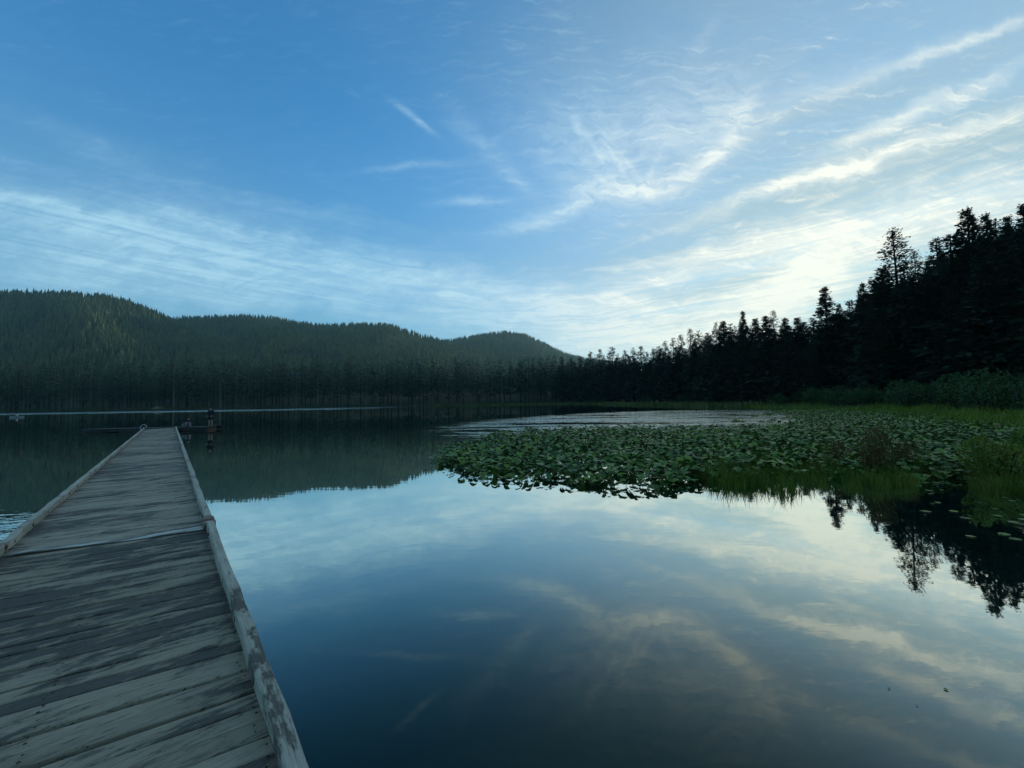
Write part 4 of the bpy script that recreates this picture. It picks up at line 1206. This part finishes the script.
for s in (-1, 1):
    mb = MB(); mb.box(s * 1.2 - .22, s * 1.2 + .22, -.46, -.34, s * .22 - .01, s * .22 + .012, .004); mb.build('blade', m_hull, pdl)

# ------------------------------------------------------------------ odd things along the far shore
a, _ = gxz(415, 403); z = 297.0
mb = MB(); mb.lathe([(.25, 0), (.25, 1.5), (.2, 1.7), (.05, 1.75)], 10); o = mb.build('marker_post', m_hull); o.location = (a * z, z, float(ground_z([(a * z, z)])[0]) - .2)
tag(o, 'stubby white marker post at the far shore near the middle of the tree wall', 'post')
a, _ = gxz(158, 403); z = 291.0
v, f = [], []; r = np.random.default_rng(5)
for i_ in range(7):
    th = math.pi * i_ / 6
    for j_ in range(12):
        ph = 2 * math.pi * j_ / 12; q = 1 + r.uniform(-.16, .16); v.append((4.2 * q * math.sin(th) * math.cos(ph), 2 * q * math.sin(th) * math.sin(ph), 1.7 * q * math.cos(th) + .6))
for i_ in range(6):
    for j_ in range(12): f.append((i_ * 12 + j_, (i_ + 1) * 12 + j_, (i_ + 1) * 12 + (j_ + 1) % 12, i_ * 12 + (j_ + 1) % 12))
m_rock, nt, b = mat('bare_earth', (0.22, 0.18, 0.13), .95, .1)
o = link('boulder', mesh('boulder', v, f, m_rock, False)); o.location = (a * z, z, .6); tag(o, 'pale brown boulder at the water edge across the lake, left of the standing person', 'boulder')
# a bare leaning snag in front of the right bushes
a, b_ = gxz(1021, 410); z = 34.0
sn = MB(); gz_ = float(ground_z([(a * z, z)])[0])
sn.tube([(0, 0, -.1), (-.15, 0, 1.0), (-.42, .05, 1.9), (-.5, .05, 2.7)], [.05, .04, .03, .012], 6); sn.tube([(-.3, .02, 1.5), (-.05, .1, 2.0), (.02, .1, 2.4)], [.022, .015, .006], 5); sn.tube([(-.12, 0, .9), (-.5, -.1, 1.3)], [.02, .006], 5)
o = sn.build('dead_snag', m_pale_bark); o.location = (a * z, z, gz_); tag(o, 'bare pale leaning dead sapling in front of the bushes at the right frame edge', 'dead tree')

# ------------------------------------------------------------------ air
HAZE = True
if HAZE:
    m = bpy.data.materials.new('haze_air'); m.use_nodes = True; nt = m.node_tree; nt.nodes.clear()
    o_ = nt.nodes.new('ShaderNodeOutputMaterial'); v_ = nt.nodes.new('ShaderNodeVolumePrincipled')
    v_.inputs['Color'].default_value = (0.42, 0.80, 0.95, 1); v_.inputs['Density'].default_value = 0.00010; v_.inputs['Anisotropy'].default_value = 0.3
    nt.links.new(v_.outputs[0], o_.inputs['Volume'])
    mb = MB(); mb.box(-4400, 4400, -4400, 4400, -3.6, 520)
    tag(mb.build('haze', m), 'thin blue evening air over the lake and hills', 'haze', kind='stuff')

# ------------------------------------------------------------------ render settings
scene.render.engine = 'CYCLES'
cy = scene.cycles
cy.use_denoising = True
try: cy.denoiser = 'OPENIMAGEDENOISE'
except Exception: pass
cy.max_bounces = 5; cy.diffuse_bounces = 2; cy.glossy_bounces = 3; cy.transmission_bounces = 2; cy.transparent_max_bounces = 4; cy.volume_bounces = 0
cy.sample_clamp_indirect = 4
vs = scene.view_settings
scene.display_settings.display_device = 'sRGB'
vs.view_transform = 'Standard'; vs.look = 'None'; vs.gamma = 1.0; vs.use_curve_mapping = False
vs.exposure = 1.0
